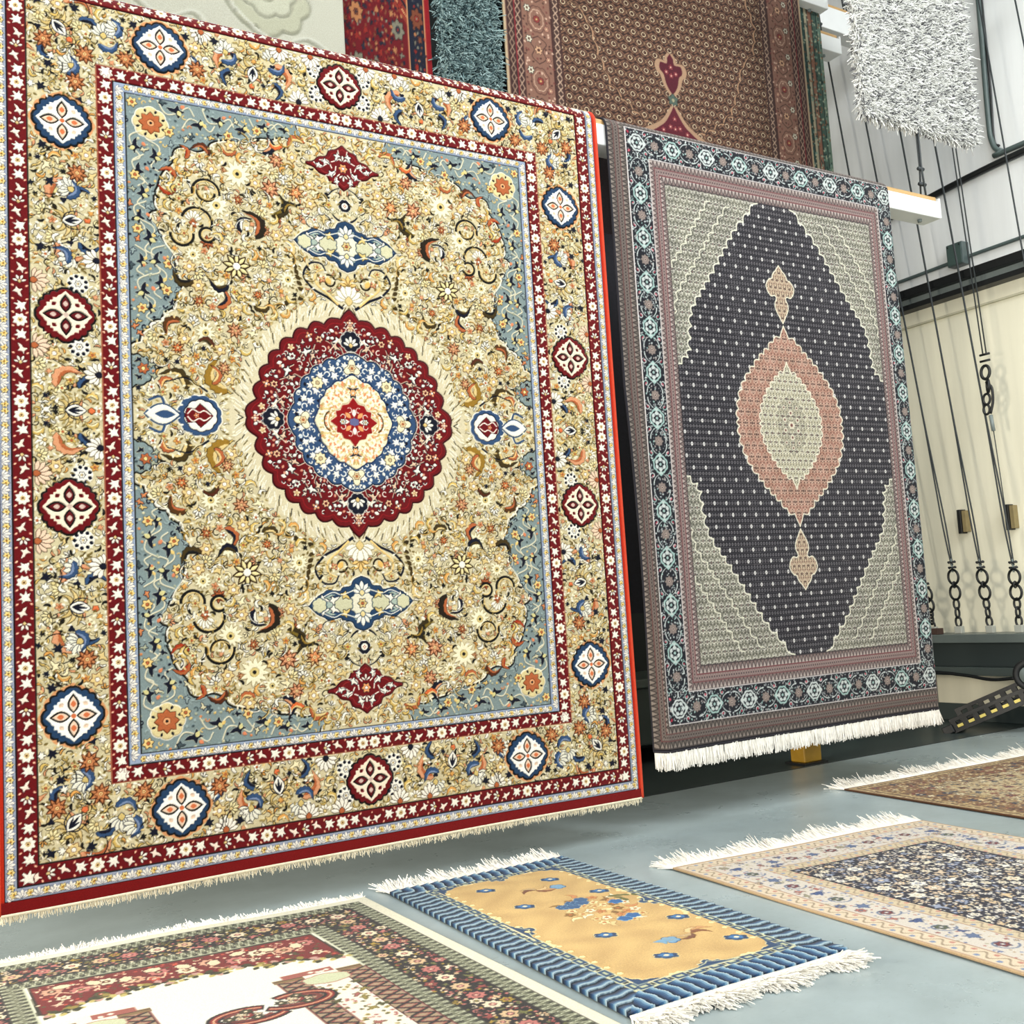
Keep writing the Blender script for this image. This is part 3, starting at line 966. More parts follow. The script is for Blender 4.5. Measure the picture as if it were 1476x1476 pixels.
    for k in range(900):
        t = rng.uniform(0, PI / 2); r = rng.uniform(.285, .43)
        x, y = r * math.cos(t), r * 1.02 * math.sin(t)
        q = k % 4
        i, j = int(y / w.px), int(x / w.px)
        if np.abs(w.c[max(i - 5, 0):i + 6, max(j - 5, 0):j + 6] - RED).max() > 3:
            continue
        if q == 0: w.line(arc(x, y, .011, t * 9, t * 9 + 3.8, 8, .005), .0045, NAVY, -.3); w.line(arc(x + .002, y + .002, .010, t * 9, t * 9 + 3.4, 8, .005), .0035, IVORY, .6)
        elif q == 1: w.shape(tf(lens(.35, 6, .9), x - .008, y, t * 14, .020), IVORY, NAVY, .0016)
        elif q == 2: w.poly(tf(lens(.35, 6, .9), x - .006, y, t * 14, .016), rgb('d9a890'), .6)
        else: splitleaf(w, x, y, t * 11, .014, rgb('e6d8c6'), NAVY)
    for t in T:              # big buds on the axes
        c, s_ = math.cos(t), math.sin(t)
        w.line(tf([(-.08, -.1), (0, -.03), (.055, 0), (0, .03), (-.08, .1)], .385 * c, .385 * s_, t, 1), .0045, rgb('e6d3bd'), .6)
        w.shape(tf(lobes(.04, 8, .16), .355 * c, .355 * s_, t, 1), NAVY, IVORY, .0035)
        fan(w, .335 * c, .335 * s_, t, .045, 5, IVORY, NAVY, rgb('dcc48c'), 1.2)
        rosette(w, .432 * c, .438 * s_, t, .017, 4, rgb('efc6a8'), DRED, IVORY, None, .001)
    # blue ring
    ring = lobes(.268, 24, .05, T, .09, .14, 1, 1.03, 300)
    w.poly(grow(ring, .007), IVORY, .8)
    w.poly(grow(ring, .004), NAVY, -.4)
    w.poly(ring, STEEL, .3)
    for k in range(24):
        t = (k + .5) * 2 * PI / 24
        for r, a, s, c_ in ((.243, PI, .024, IVORY), (.205, 0, .026, rgb('e9e6e0'))):
            x, y = r * math.cos(t), r * 1.03 * math.sin(t)
            maple(w, x, y, t + a + (.25 if k % 2 else -.25), s, c_, rgb('39527a'), .0025)
        t = k * 2 * PI / 24
        x, y = .226 * math.cos(t), .226 * 1.03 * math.sin(t)
        w.line(arc(x, y, .014, t - 1, t + 3.4, 8, .008), .005, rgb('eeeae2'), .6)
        w.poly(tf(lens(.35, 5, 1), .262 * math.cos(t) , .262 * 1.03 * math.sin(t), t + PI, .02), IVORY, .6)
    for k in range(700):
        t = rng.uniform(0, PI / 2); r = rng.uniform(.16, .275) if k % 2 else rng.uniform(.03, .17)
        x, y = r * math.cos(t), r * 1.04 * math.sin(t)
        i, j = int(y / w.px), int(x / w.px)
        q = w.c[max(i - 4, 0):i + 5, max(j - 4, 0):j + 5]
        if np.abs(q - STEEL).max() < 3:
            if k % 4 == 1: w.line(arc(x, y, .009, t * 9, t * 9 + 3.8, 8, .004), .0042, IVORY, .6)
            else: w.poly(tf(lens(.35, 6, .9), x - .008, y, t * 14, .020), (IVORY, NAVY, rgb('cfd3d6'))[k % 3], .5)
    for k in range(4):
        t = PI / 4 + k * PI / 2
        rosette(w, .225 * math.cos(t), .23 * math.sin(t), 0, .028, 8, rgb('eee0be'), INK, rgb('cdbb96'), None, .002)
    for t in T:
        x, y = .228 * math.cos(t), .236 * math.sin(t)
        w.shape(tf(polar(lambda q: 1 + .35 * np.cos(3 * q), 24), x, y, t, .03), rgb('eee4c8'), INK, .002)
        rosette(w, x, y, 0, .018, 6, rgb('e0c8a0'), INK, ORNG, None, .001)
    # pale centre
    cen = lobes(.158, 20, .05, T, .12, .16, 1.0, 1.16, 240)
    w.poly(grow(cen, .006), rgb('39527a'), -.4)
    w.poly(cen, rgb('ece3c6'), .7)
    w.line(cen * .86, .004, rgb('c9b98a'), -.2, closed=True)
    for k in range(14):
        t = k * 2 * PI / 14 + .2
        x, y = .128 * math.cos(t), .128 * 1.16 * math.sin(t)
        fan(w, x, y, t + PI, .02, 3, (YEL, IVORY, rgb('eebf95'))[k % 3], rgb('8a7a4a'), None, .8, None, .001)
    for k in range(500):
        t = rng.uniform(0, PI / 2); r = rng.uniform(.09, .155)
        x, y = r * math.cos(t), r * 1.15 * math.sin(t)
        w.poly(tf(lens(.3, 6, .9), x - .006, y, t + rng.uniform(-1, 1), .016), (IVORY, rgb('c9b07a'), rgb('dfcf9e'), OLIVE, rgb('e0a077'), IVORY)[k % 6] if k % 3 else rgb('efe8d2'), .5)
    for t in (PI / 2,):
        for f in (-1, 1):
            w.shape(tf(sicke(.7, .22), f * .012, .105, 1.2 if f > 0 else PI - 1.2, .05, f), NAVY, IVORY, .001)
        rosette(w, 0, .128, 0, .016, 6, rgb('efc08c'), BROWN, IVORY, None, .001)
    for f in (1,):
        w.line(arc(.085, 0, .05, -1.0, 1.0, 14), .005, OLIVE, -.3)
        w.line(arc(.06, 0, .055, -.8, .8, 14), .003, rgb('d9a35a'), -.2)
    core = np.array([(.108, 0), (.078, .022), (.082, .045), (.06, .05), (.05, .072), (.022, .078), (0, .108)])
    core = np.vstack([core, (core * (-1, 1))[::-1], core * (-1, -1), (core * (1, -1))[::-1]])
    w.shape(core, rgb('a4181f'), rgb('f0e2c4'), .005)
    for k in range(8):
        t = k * PI / 4
        w.poly(tf(lens(.28, 7, 1), .022 * math.cos(t), .022 * math.sin(t), t, .035), (IVORY, rgb('e9b07e'))[k % 2], .7)
        w.line(arc(.055 * math.cos(t + .4), .055 * math.sin(t + .4), .011, t, t + 4, 8), .003, IVORY, .6)
    rosette(w, .052, 0, 0, .014, 6, IVORY, NAVY, YEL)
    w.poly(tf(polar(lambda t: 1 + .2 * np.sin(4 * t), 16), 0, 0, 0, .02), rgb('7e7fa0'), .5)

    # --- red pendant above and below the medallion
    p = [(0, .105), (.03, .082), (.06, .072), (.075, .045), (.11, .035), (.135, .012), (.168, .004)]
    p = np.array(p); p = smooth(p, 4)
    low = p * (1, -1) ; low[:, 1] *= .95
    full = np.vstack([p, low[::-1]]); full = np.vstack([full, (full * (-1, 1))[::-1]])
    w.shape(full + (0, 1.135), RED, DRED, .004)
    w.line(np.vstack([p, low[::-1]]) * .84 + (0, 1.135), .0035, rgb('a33a3a'), .5)
    for x, y, a, s, f in ((.03, 1.18, 1.9, .03, 1), (.05, 1.11, -.6, .03, -1), (.075, 1.15, .3, .028, 1), (.105, 1.135, .2, .026, -1), (.03, 1.08, -1.6, .026, 1)):
        w.line(tf(smooth([(-1, -.5), (0, .4), (1.2, -.1)], 5), x, y, a, s, f), .005, IVORY, .6)
        splitleaf(w, x, y, a, s * .8, IVORY, NAVY, f, .002)
    rosette(w, 0, 1.135, 0, .022, 6, rgb('e9b07e'), NAVY, IVORY)
    fan(w, 0, 1.165, PI / 2, .03, 3, IVORY, DRED, None, .9)
    fan(w, 0, 1.105, -PI / 2, .03, 3, IVORY, DRED, None, .9)
    # horseshoe between pendant and cartouche
    w.shape(tf(lobes(.026, 8, .1), 0, .965, 0, 1, 1) * (1, 1), NAVY, IVORY, .003)
    w.shape(tf(polar(lambda t: 0 * t + .015, 12), 0, .963, 0, 1), IVORY, NAVY, .001)
    rosette(w, 0, .963, 0, .009, 4, ORNG, IVORY, IVORY, None, .0004)
    for a0, a1, r in ((.3, 1.35, .085), (-1.2, -.3, .07)):
        w.line(arc(0, .96, r, a0, a1, 12), .009, NAVY, -.3, w1=.003)
    w.shape(tf(lens(.4, 7, 1), .07, .985, 1.0, .035), INK, IVORY, .0015)
    for k in range(5):
        fan(w, .03 + .025 * k, .925 - .006 * k, 1.9 - .35 * k, .026, 3, rgb('e9e2c8'), rgb('7d7a5c'), None, .7)
    # --- blue cartouche
    q = np.array([(0, .115), (.035, .1), (.05, .075), (.085, .07), (.1, .055), (.15, .062), (.17, .05), (.2, .035), (.235, 0)])
    q = smooth(q, 4)
    qq = np.vstack([q, (q * (1, -1))[::-1]]); qq = np.vstack([qq, (qq * (-1, 1))[::-1]])
    w.poly(grow(qq + (0, .78), .006), IVORY, .5)
    w.shape(qq + (0, .78), rgb('3a5876'), INK, .002)
    w.poly(np.vstack([(q * (1, .75)), (q * (1, -.75))[::-1]]) * (.93, .93) + (0, .78), rgb('b6c0b4'), .8)
    for s_ in (1, -1):
        w.poly(tf([(.03, .052 * s_), (.10, .045 * s_), (.15, .032 * s_), (.10, .012 * s_), (.045, .022 * s_)], 0, .78), rgb('3a5876'), .3)
    w.shape(tf(lobes(.045, 8, .12) * (1.2, 1), 0, .78), rgb('e4dfcb'), rgb('3a5876'), .004)
    w.shape(tf(lobes(.03, 6, .2) * (1.2, 1), .085, .78), rgb('d3d0b4'), rgb('3a5876'), .003)
    rosette(w, 0, .78, 0, .022, 6, YEL, NAVY, ORNG)
    for s_ in (1, -1):
        fan(w, 0, .78 + s_ * .042, s_ * PI / 2, .055, 5, IVORY, rgb('3a5876'), rgb('e8d7a8'), 1.2, None, .0025)
        for x, y, a, f in ((.07, .03, .6, 1), (.12, .025, -.4, -1), (.165, .02, .2, 1)):
            splitleaf(w, x, .78 + s_ * y, a * s_, .028, (IVORY, rgb('dcc98e'), IVORY)[int(x * 20) % 3], NAVY, f * s_, .002)
        w.line(smooth([(.03, .78 + s_ * .06), (.09, .78 + s_ * .04), (.13, .78 + s_ * .052), (.18, .78 + s_ * .03), (.22, .78)], 5), .004, IVORY, .7)
    w.shape(tf(lobes(.026, 6, .2), .19, .78, 0, 1), rgb('d7d3b6'), rgb('3a5876'), .003)
    # --- vase of scrolls between cartouche and medallion
    for f in (1,):
        w.line(smooth([(.03, .50), (.09, .54), (.16, .575), (.20, .63), (.17, .685), (.12, .69), (.10, .66)], 6), .012, NAVY, -.3, w1=.006)
        w.line(smooth([(.05, .515), (.10, .56), (.145, .60), (.145, .645), (.11, .665)], 6), .010, rgb('e9cf95'), .6, w1=.006)
        for k in range(6):
            w.shape(tf(lens(.3, 6, 1), .20 + .008 * k, .56 + .022 * k, .4 + .22 * k, .032), OLIVE, None)
        for k in range(4):
            w.shape(tf(lens(.3, 6, 1), .20 + .035 * k, .535 - .012 * k, -.5 - .2 * k, .036), rgb('4f421c'), None)
        w.line(arc(.085, .615, .03, 1.2, 6.0, 18, .018), .008, rgb('3a2d16'), -.3)
        w.poly(tf(lens(.3, 8, 1), .08, .60, 1, .04), rgb('e5c27d'), .6)
        rosette(w, .12, .622, 0, .018, 5, PEACH, BROWN, YEL)
    fan(w, 0, .53, PI / 2, .085, 7, IVORY, rgb('9a8a55'), YEL, 1.3)
    fan(w, 0, .60, PI / 2, .05, 5, rgb('e8c98c'), OLIVE, None, 1.3)
    # --- palmette medallions at the sides
    w.shape(tf(lobes(.082, 12, .07), .652, 0, 0, 1) * (1, .95), STEEL, IVORY, .005)
    w.shape(tf(lobes(.060, 10, .08), .648, 0, 0, 1), IVORY, NAVY, .003)
    w.shape(tf([(-.05, 0), (-.02, .03), (.0, .048), (.02, .025), (.05, .03), (.06, 0), (.05, -.03), (.02, -.025), (0, -.048), (-.02, -.03)], .65, 0), RED, NAVY, .002)
    for s_ in (1, -1):
        w.line(smooth([(.61, .004 * s_), (.635, .02 * s_), (.655, .012 * s_), (.68, .024 * s_), (.70, .005 * s_)], 5), .005, IVORY, .6)
        w.line(smooth([(.74, .006 * s_), (.78, .028 * s_), (.80, .07 * s_), (.845, .055 * s_)], 5), .009, STEEL, -.2)
        w.line(smooth([(.73, .012 * s_), (.77, .036 * s_), (.79, .07 * s_)], 5), .004, IVORY, .6)
        saz(w, .70, .10 * s_, .5 * s_, .12, OLIVE, YEL, INK, s_)
        saz(w, .80, .10 * s_, 2.6 * s_, .07, ORNG, rgb('e9c38d'), INK, -s_)
        saz(w, .535, .10 * s_, 1.35 * s_, .15, rgb('a98a3c'), YEL, OLIVE, -s_, 9)
        w.line(smooth([(.62, .10 * s_), (.70, .15 * s_), (.78, .13 * s_)], 5), .008, NAVY, -.3, w1=.003)
    rosette(w, .665, 0, 0, .012, 5, rgb('e9b07e'), RED, IVORY)
    w.shape(tf(lens(.3, 9, 1), .73, 0, 0, .13), IVORY, STEEL, .006)
    w.poly(tf(lens(.2, 9, 1), .745, 0, 0, .08), STEEL, .2)
    # --- large flowers of the field
    star_flower(w, .485, .632, .2, .062, 9, rgb('e8dcae'), rgb('4a3214'), IVORY)
    for x, y, c_, s_ in ((.60, .72, ORNG, .03), (.33, .99, PEACH, .042), (.22, .99, rgb('e5a878'), .04), (.47, .92, ORNG, .024), (.50, .36, PEACH, .034), (.55, .20, PEACH, .03),
                         (.64, .47, ORNG, .028), (.40, .52, rgb('d98c5a'), .024), (.36, .80, PEACH, .024), (.30, .86, ORNG, .02), (.73, .27, rgb('d98c5a'), .028), (.30, 1.12, PEACH, .035), (.52, 1.04, PEACH, .02)):
        star_flower(w, x, y, x * 9, s_ * 1.1, 8, (c_, rgb('dcc090'), rgb('ddb48c'))[int(x * 100) % 3], BROWN, rgb('eddcae'))
        rosette(w, x, y, x * 9, s_ * .6, 5, c_, BROWN, rgb('eddcae'), ORNG)
    for x, y, s_ in ((.47, 1.03, .062), (.56, .53, .045), (.62, .34, .042), (.27, .60, .04), (.40, 1.09, .035), (.56, .88, .05), (.66, .66, .035)):
        rosette(w, x, y, y * 7, s_, 12, rgb('eee6cc'), rgb('8d7f4f'), rgb('d9c892'), INK, .0014)
    # bird-like leaves
    for x, y, a, s, c1, c2, f in ((.33, .87, 1.9, .11, rgb('4f4218'), rgb('8d7a34'), 1), (.28, .89, 2.7, .08, rgb('3a3423'), rgb('a58b45'), -1), (.40, .76, 1.1, .13, rgb('3a2d16'), ORNG, 1),
                                  (.46, .78, 2.2, .08, NAVY, IVORY, -1), (.58, 1.09, .2, .08, BROWN, ORNG, 1), (.47, 1.13, .3, .07, ORNG, YEL, -1), (.36, 1.14, 1.8, .09, NAVY, PEACH, 1), (.68, 1.06, 1.2, .06, ORNG, rgb('b5512b'), 1),
                                  (.57, .45, 1.8, .09, ORNG, NAVY, 1), (.66, .55, .5, .09, OLIVE, INK, -1), (.42, .47, 2.6, .08, OLIVE, YEL, 1), (.71, .38, -.8, .09, rgb('6d4a20'), ORNG, 1), (.52, .55, .2, .08, NAVY, OLIVE, -1),
                                  (.59, .28, .2, .07, BROWN, OLIVE, 1), (.60, .13, 1.5, .08, ORNG, YEL, 1), (.26, .70, 1.2, .08, YEL, IVORY, 1), (.72, .97, .3, .07, ORNG, rgb('b5512b'), 1), (.72, .93, .1, .07, rgb('b5512b'), ORNG, -1),
                                  (.17, 1.22, -.5, .09, ORNG, YEL, 1), (.27, 1.20, .1, .07, rgb('d9824f'), YEL, -1)):
        saz(w, x, y, a, s, c1, c2, INK, f)
    # swan-neck scrolls
    for cx, cy, r, a0, a1 in ((.64, .80, .06, .3, 3.4), (.70, .74, .045, 3.0, 6.3), (.60, .75, .03, 3.6, 8.5), (.60, .93, .055, -.2, 3.2), (.60, .93, .035, 3.2, 6.4)):
        w.line(arc(cx, cy, r, a0, a1, 20), .011, INK, -.3)
        w.line(arc(cx, cy, r - .008, a0, a1, 20), .006, YEL, .6)
    fan(w, .655, .80, 1.6, .05, 6, IVORY, rgb('83744a'), PEACH, 1.0)
    rosette(w, .655, .79, .3, .018, 5, ORNG, BROWN, IVORY)
    # swirl of arcs in pale yellow all over the field
    fieldm = (X < .895) & (Y < 1.285) & ~spm & ~spm2
    for k in range(420):
        x, y = rng.uniform(.02, .88), rng.uniform(.02, 1.27)
        if not w.free(x, y, .012, fieldm):
            continue
        r = rng.uniform(.022, .05); a0 = rng.uniform(0, 6.3); a1 = a0 + rng.uniform(2.5, 4.8)
        P = arc(x, y, r, a0, a1, 16, r * .5)
        w.line(P + (.002, -.002), .005, (OLIVE, INK, rgb('8a7433'))[k % 3], -.3, occ=False)
        w.line(P, .0035, (YEL, IVORY, rgb('d8b676'))[k % 3], .6, occ=False)

    for s_, cnt in ((.024, 500), (.015, 1300), (.009, 2500)):
        for i in range(cnt):
            x, y = rng.uniform(.1, .905), rng.uniform(.1, 1.295)
            if not w.free(x, y, s_ * .5, spm | spm2):
                continue
            a = rng.uniform(0, 6.28); c_ = (rgb('d9d2b4'), NAVY, rgb('a9b5b2'), rgb('dcc48a'), rgb('5f6c6e'), rgb('a9b5b2'), rgb('b7b9a4'), rgb('d89a6e'))[i % 8]
            if s_ > .02: splitleaf(w, x, y, a, s_ * .8, c_, (NAVY, rgb('c9cdbd'))[c_ == NAVY], (1, -1)[i % 2], .002)
            elif s_ > .012: w.line(arc(x, y, s_ * .7, a, a + 3.8, 8, s_ * .3), .0045, c_, .5)
            else: w.poly(tf(lens(.4, 5, 1), x, y, a, s_ * 1.5), c_, .5)
    # --- the main border
    bx0, bx1, by0, by1 = 1.010, 1.258, 1.39, 1.636
    mid = 1.136; ym = 1.514
    bm = ((X > bx0) & (X < bx1) & (Y < by1)) | ((Y > by0) & (Y < by1) & (X < bx1))
    b_ = bm & ((X > bx0) | (Y > by0))
    w.c[b_] = (rgb('d4caab') + (n1 * 5)[..., None])[b_]
    w.occ[~b_ & ~fieldm] = True
    # winding stems
    side = [(mid + .08 * math.sin(k * 2.05), k * .062) for k in range(0, 26)]
    top = [(k * .062, ym + .08 * math.sin(k * 2.05 + 1)) for k in range(0, 20)]
    for P in (side, top):
        wander(w, P, .004, OLIVE, (rgb('e4d6a4'), IVORY, YEL, INK), .024, .022, None, rgb('6b5c30'))
        P = [(p[0] + .015, p[1] - .02) for p in P]
        wander(w, P, .003, INK, (PEACH, rgb('e9dcb2'), IVORY), .031, .018, None, rgb('6b5c30'))
    for x, y, a in ((mid, 0, PI), (mid, .735, PI * .96), (.385, ym, -PI / 2 + .1), (1.16, 1.53, -2.3)):
        palmette(w, x, y, a, .070, C)
        for f in (-1, 1):
            ca, sa = math.cos(a), math.sin(a)
            px_, py_ = x - sa * f * .085 + ca * .02, y + ca * f * .085 + sa * .02
            saz(w, px_ - ca * .06, py_ - sa * .06, a + f * .5, .115, PEACH, ORNG, OLIVE, f, 7)
            saz(w, px_ + ca * .02, py_ + sa * .02, a + f * .2, .08, STEEL, NAVY, INK, f, 6)
            w.shape(tf(polar(lambda t: 1 + .3 * np.sin(3 * t), 12), px_ - ca * .01, py_ - sa * .05, 0, .011), NAVY, None)
    for x, y, a in ((mid - .03, .60, -.4), (mid - .03, .86, .6), (mid - .04, 1.36, .5), (.30, ym + .05, 1.5), (.50, ym + .04, 1.2), (.62, ym - .05, .3), (.98, 1.51, 1.6), (.92, 1.55, .2)):
        fan(w, x, y, a, .06, 7, rgb('e8e4d4'), NAVY, rgb('d8c48a'), 1.25)
        saz(w, x + .02, y - .035, a + 1.2, .08, STEEL, rgb('8f9db4'), NAVY, 1, 7)
    for x, y in ((mid - .05, .93), (mid - .05, 1.30), (.62, ym - .06), (.90, ym - .08), (mid + .06, 1.45), (1.05, 1.42)):
        star_flower(w, x, y, x * 5, .042, 9, rgb('cd9468'), BROWN, rgb('ecd4a0'))
        rosette(w, x, y, x, .022, 6, rgb('cd9468'), BROWN, rgb('ecd4a0'), ORNG)
    # spotted rosettes beside the red cartouches and a spotted fan behind them
    for x, y in ((mid - .045, .245), (mid - .045, .49), (.105, ym - .055), (.11, ym + .05)):
        w.shape(tf(polar(lambda t: 0 * t + .040, 16), x, y), IVORY, None, 0, .5)
        for k in range(9):
            t = k * 2 * PI / 9
            w.poly(tf(lens(.45, 5, 1), x + .022 * math.cos(t), y + .022 * math.sin(t), t, .016), NAVY, -.3)
        rosette(w, x, y, 0, .013, 6, IVORY, NAVY, YEL, None, .0015)
    for x, y, a in ((bx0 + .01, .14, .2), (bx0 + .01, .59, -.2), (.19, by0 + .01, PI / 2), (bx1 - .01, .24, PI), (bx1 - .01, .49, PI), (.13, by1 - .01, -PI / 2), (.27, by1 - .01, -PI / 2), (.60, by1 - .01, -PI / 2)):
        fan(w, x, y, a, .06, 7, IVORY if x < 1.1 else rgb('ead2bb'), rgb('4b3a2a'), ORNG if x > 1.1 or y > 1.6 else NAVY, 1.35, NAVY if x < 1.1 and y < 1.5 else None)
    # jagged navy leaves
    for x, y, a in ((mid + .07, 1.02, 1.2), (mid + .07, 1.26, -1.0), (mid - .06, 1.22, 2), (mid + .05, .88, 2.2), (.66, ym + .07, .4), (.87, ym + .07, 2.4), (.55, ym + .08, 2.9), (.80, ym - .09, .3), (1.18, 1.35, .8), (1.08, 1.60, .3), (1.22, 1.60, 2.1), (mid + .08, .62, .4)):
        maple(w, x, y, a, .026, NAVY, rgb('dcd0a4'), .0016)
        maple(w, x + .035 * math.cos(a + 1), y + .035 * math.sin(a + 1), a + 1, .02, IVORY, INK, .0016)
        w.line(arc(x, y, .05, a + 2, a + 3.4, 8), .0035, INK, -.3, occ=False)
    for y in (.364,):
        cartouche(w, mid, y, .1, RED, rgb('f0e3cf'), INK, rgb('7a1220'), rgb('d6c2b6'), None)
        w.line(tf(polar(lambda t: 0 * t + .0, 3), 0, 0), .001, INK)
    cartouche(w, 0, ym, .098, RED, rgb('f0e3cf'), INK, rgb('7a1220'), rgb('d6c2b6'), None)
    for x, y in ((mid, 1.13), (.765, ym)):
        cartouche(w, x, y, .1, rgb('3a5876'), rgb('f5f1e8'), INK, rgb('e9d3bd'), rgb('d98a5e'), rgb('d9a87c'))
    # --- filler: buds, leaves and flecks wherever there is ground left
    pal = (rgb('eadfb6'), IVORY, YEL, rgb('d9c07c'), IVORY, PEACH, rgb('ede2c0'), rgb('dcae6c'))
    lin = (rgb('4f4426'), INK, rgb('6d5e34'), rgb('3c3420'), INK)
    zone = fieldm | b_
    for s_, cnt in ((.034, 900), (.024, 2600), (.015, 8000), (.009, 14000)):
        xs = rng.uniform(0, 1.26, cnt); ys = rng.uniform(0, 1.64, cnt); an = rng.uniform(0, 6.28, cnt); kk = rng.integers(0, 60, cnt)
        for x, y, a, k in zip(xs, ys, an, kk):
            if not w.free(x, y, s_ * .46, zone):
                continue
            c_, l_ = pal[k % 8], lin[k % 5]
            if s_ > .025:
                if k % 4 == 0: fan(w, x, y, a, s_, 5, c_, l_, YEL, 1.2)
                elif k % 4 == 1: rosette(w, x, y, a, s_ * .8, 6, (PEACH, YEL, IVORY, rgb('e0b98a'))[k % 4], BROWN, IVORY, None)
                elif k % 4 == 2: splitleaf(w, x, y, a, s_ * .8, c_, l_, 1 if k % 2 else -1)
                else: saz(w, x, y, a, s_ * 1.5, c_, pal[(k + 3) % 8], l_, 1, 4)
            elif s_ > .018:
                if k % 5 == 0: maple(w, x, y, a, s_ * .7, (NAVY, c_, INK, c_)[k // 5 % 4], rgb('d9cfa4') if k // 5 % 2 == 0 else l_)
                elif k % 5 == 1: fan(w, x, y, a, s_, 3, c_, l_, None, .8)
                elif k % 5 == 2: rosette(w, x, y, a, s_ * .7, 5, c_, l_, ORNG, None, .001)
                elif k % 5 == 3: w.line(arc(x, y, s_ * .8, a, a + 3.6, 10, s_ * .3), .004, l_, -.3)
                else: w.shape(tf(sicke(.9, .2), x, y, a, s_ * 1.5), c_, l_, .0014)
            elif s_ > .012:
                w.shape(tf(sicke(.5 if k % 2 else -.5, .17, 0, 8), x - s_ * .7 * math.cos(a), y - s_ * .7 * math.sin(a), a, s_ * 1.7), c_ if k % 6 else INK, l_, .0017)
            else:
                w.poly(tf(lens(.24, 5, 1), x, y, a, s_ * 2.0), (IVORY, rgb('b5a571'), YEL, rgb('8d7d4a'), rgb('efe7cf'))[k % 5], (.7, -.3)[k % 2])
    # --- bands (mitred at the corners)
    def frame(a0, b0, a1, b1, col, z=0.0):
        m = ((X > a0) & (X < a1) & (Y < b1)) | ((Y > b0) & (Y < b1) & (X < a1))
        w.c[m] = col; w.z[m] = z
    frame(.905, 1.295, .948, 1.334, PALEB, .3)
    frame(.948, 1.334, 1.010, 1.390, RED, .3)
    frame(1.258, 1.636, 1.325, 1.703, RED, .3)
    frame(1.325, 1.703, 1.366, 1.746, rgb('a9aebb'), .3)
    for a_, b_y in ((.905, 1.295), (.948, 1.334), (1.010, 1.390), (1.258, 1.636), (1.325, 1.703), (1.366, 1.746)):
        frame(a_ - .002, b_y - .002, a_ + .002, b_y + .002, INK if a_ != 1.01 else rgb('c07f62'), -.8)
    band_red(w, .979, 0, .979, 1.334); band_red(w, 1.0, 1.362, 0, 1.362); maple(w, .98, 1.362, 2.3, .032, IVORY, DRED)
    band_red(w, 1.2915, 0, 1.2915, 1.636); band_red(w, 1.30, 1.670, 0, 1.670, 0, 2); maple(w, 1.295, 1.672, 2.3, .034, IVORY, DRED)
    band_guard(w, .9265, 0, .9265, 1.31, .039); band_guard(w, .91, 1.3145, 0, 1.3145, .037)
    band_guard(w, 1.3455, 0, 1.3455, 1.74, .038); band_guard(w, 1.35, 1.7245, 0, 1.7245, .040)
    frame(1.366, 1.746, 1.40, 1.80, rgb('8e1414'), .2)
    m = (X > 1.366) & (Y < 1.746)
    w.c[m] = rgb('c4401c')
    c, z = w.half()
    return mirror4(c, z)
# ------------------------------------------------------------------ the dark fine-knotted rug
def lat(X, Y, px, py, ox=0.0, oy=0.0, stag=0.0):
    """cell coordinates of a woven repeat, every other row shifted"""
    r = np.floor((Y - oy) / py + .5)
    v = (Y - oy) - r * py
    xx = X - ox - stag * px * (r % 2)
    c = np.floor(xx / px + .5)
    return xx - c * px, v, c, r


def put(w, m, col, z=None):
    w.c[m] = col
    if z is not None:
        w.z[m] = z


def herati(w, m, X, Y, base, lace, dark, dot, px=.056, py=.075):
    """lace of small rosettes joined by diamonds, knot-fine"""
    put(w, m, base)
    u, v, c, r = lat(X, Y, px, py, 0, 0, .5)
    R = np.hypot(u, v)
    t = np.arctan2(v, u)
    dia = np.abs(u) / px + np.abs(v) / py
    put(w, m & (np.abs(dia - .36) < .04), dark)
    put(w, m & (np.abs(dia - .47) < .03), lace)
    put(w, m & (np.abs(R - .0125) < .0017), lace)
    put(w, m & (R < .0095), dark)
    put(w, m & (R < .0095) & (np.cos(5 * t) > .3) & (R > .004), lace)
    put(w, m & (R < .003), dot)
    u2, v2, _, _ = lat(X, Y, px / 2, py / 4, px / 4, 0, 0)
    put(w, m & (np.hypot(u2, v2) < .0035), dark)
    u3, v3, _, _ = lat(X, Y, px / 2, py / 2, 0, py / 4, .5)
    put(w, m & (np.hypot(u3, v3) < .0045) & (np.hypot(u3, v3) > .0018), lace)


def navyfield(w, m, X, Y, base, ring, core, light):
    put(w, m, base)
    px, py = .0205, .0315
    u, v, c, r = lat(X, Y, px, py, 0, 0, 0)
    R = np.hypot(u, v * .8)
    put(w, m & (R < .0068), ring)
    put(w, m & (R < .0034), core)
    u, v, c2, r2 = lat(X, Y, px / 2, py, 0, py / 2, 0)
    put(w, m & (np.hypot(u, v) < .0028), ring)
    put(w, m & (np.abs(v) < .0015) & (np.abs(u) > .001), core)
    u, v, c, r = lat(X, Y, px * 4, py * 2, 0, 0, .5)
    put(w, m & (np.hypot(u, v * .75) < .0082), light)
    put(w, m & (np.hypot(u, v * .75) < .0028), rgb('6a6670'))


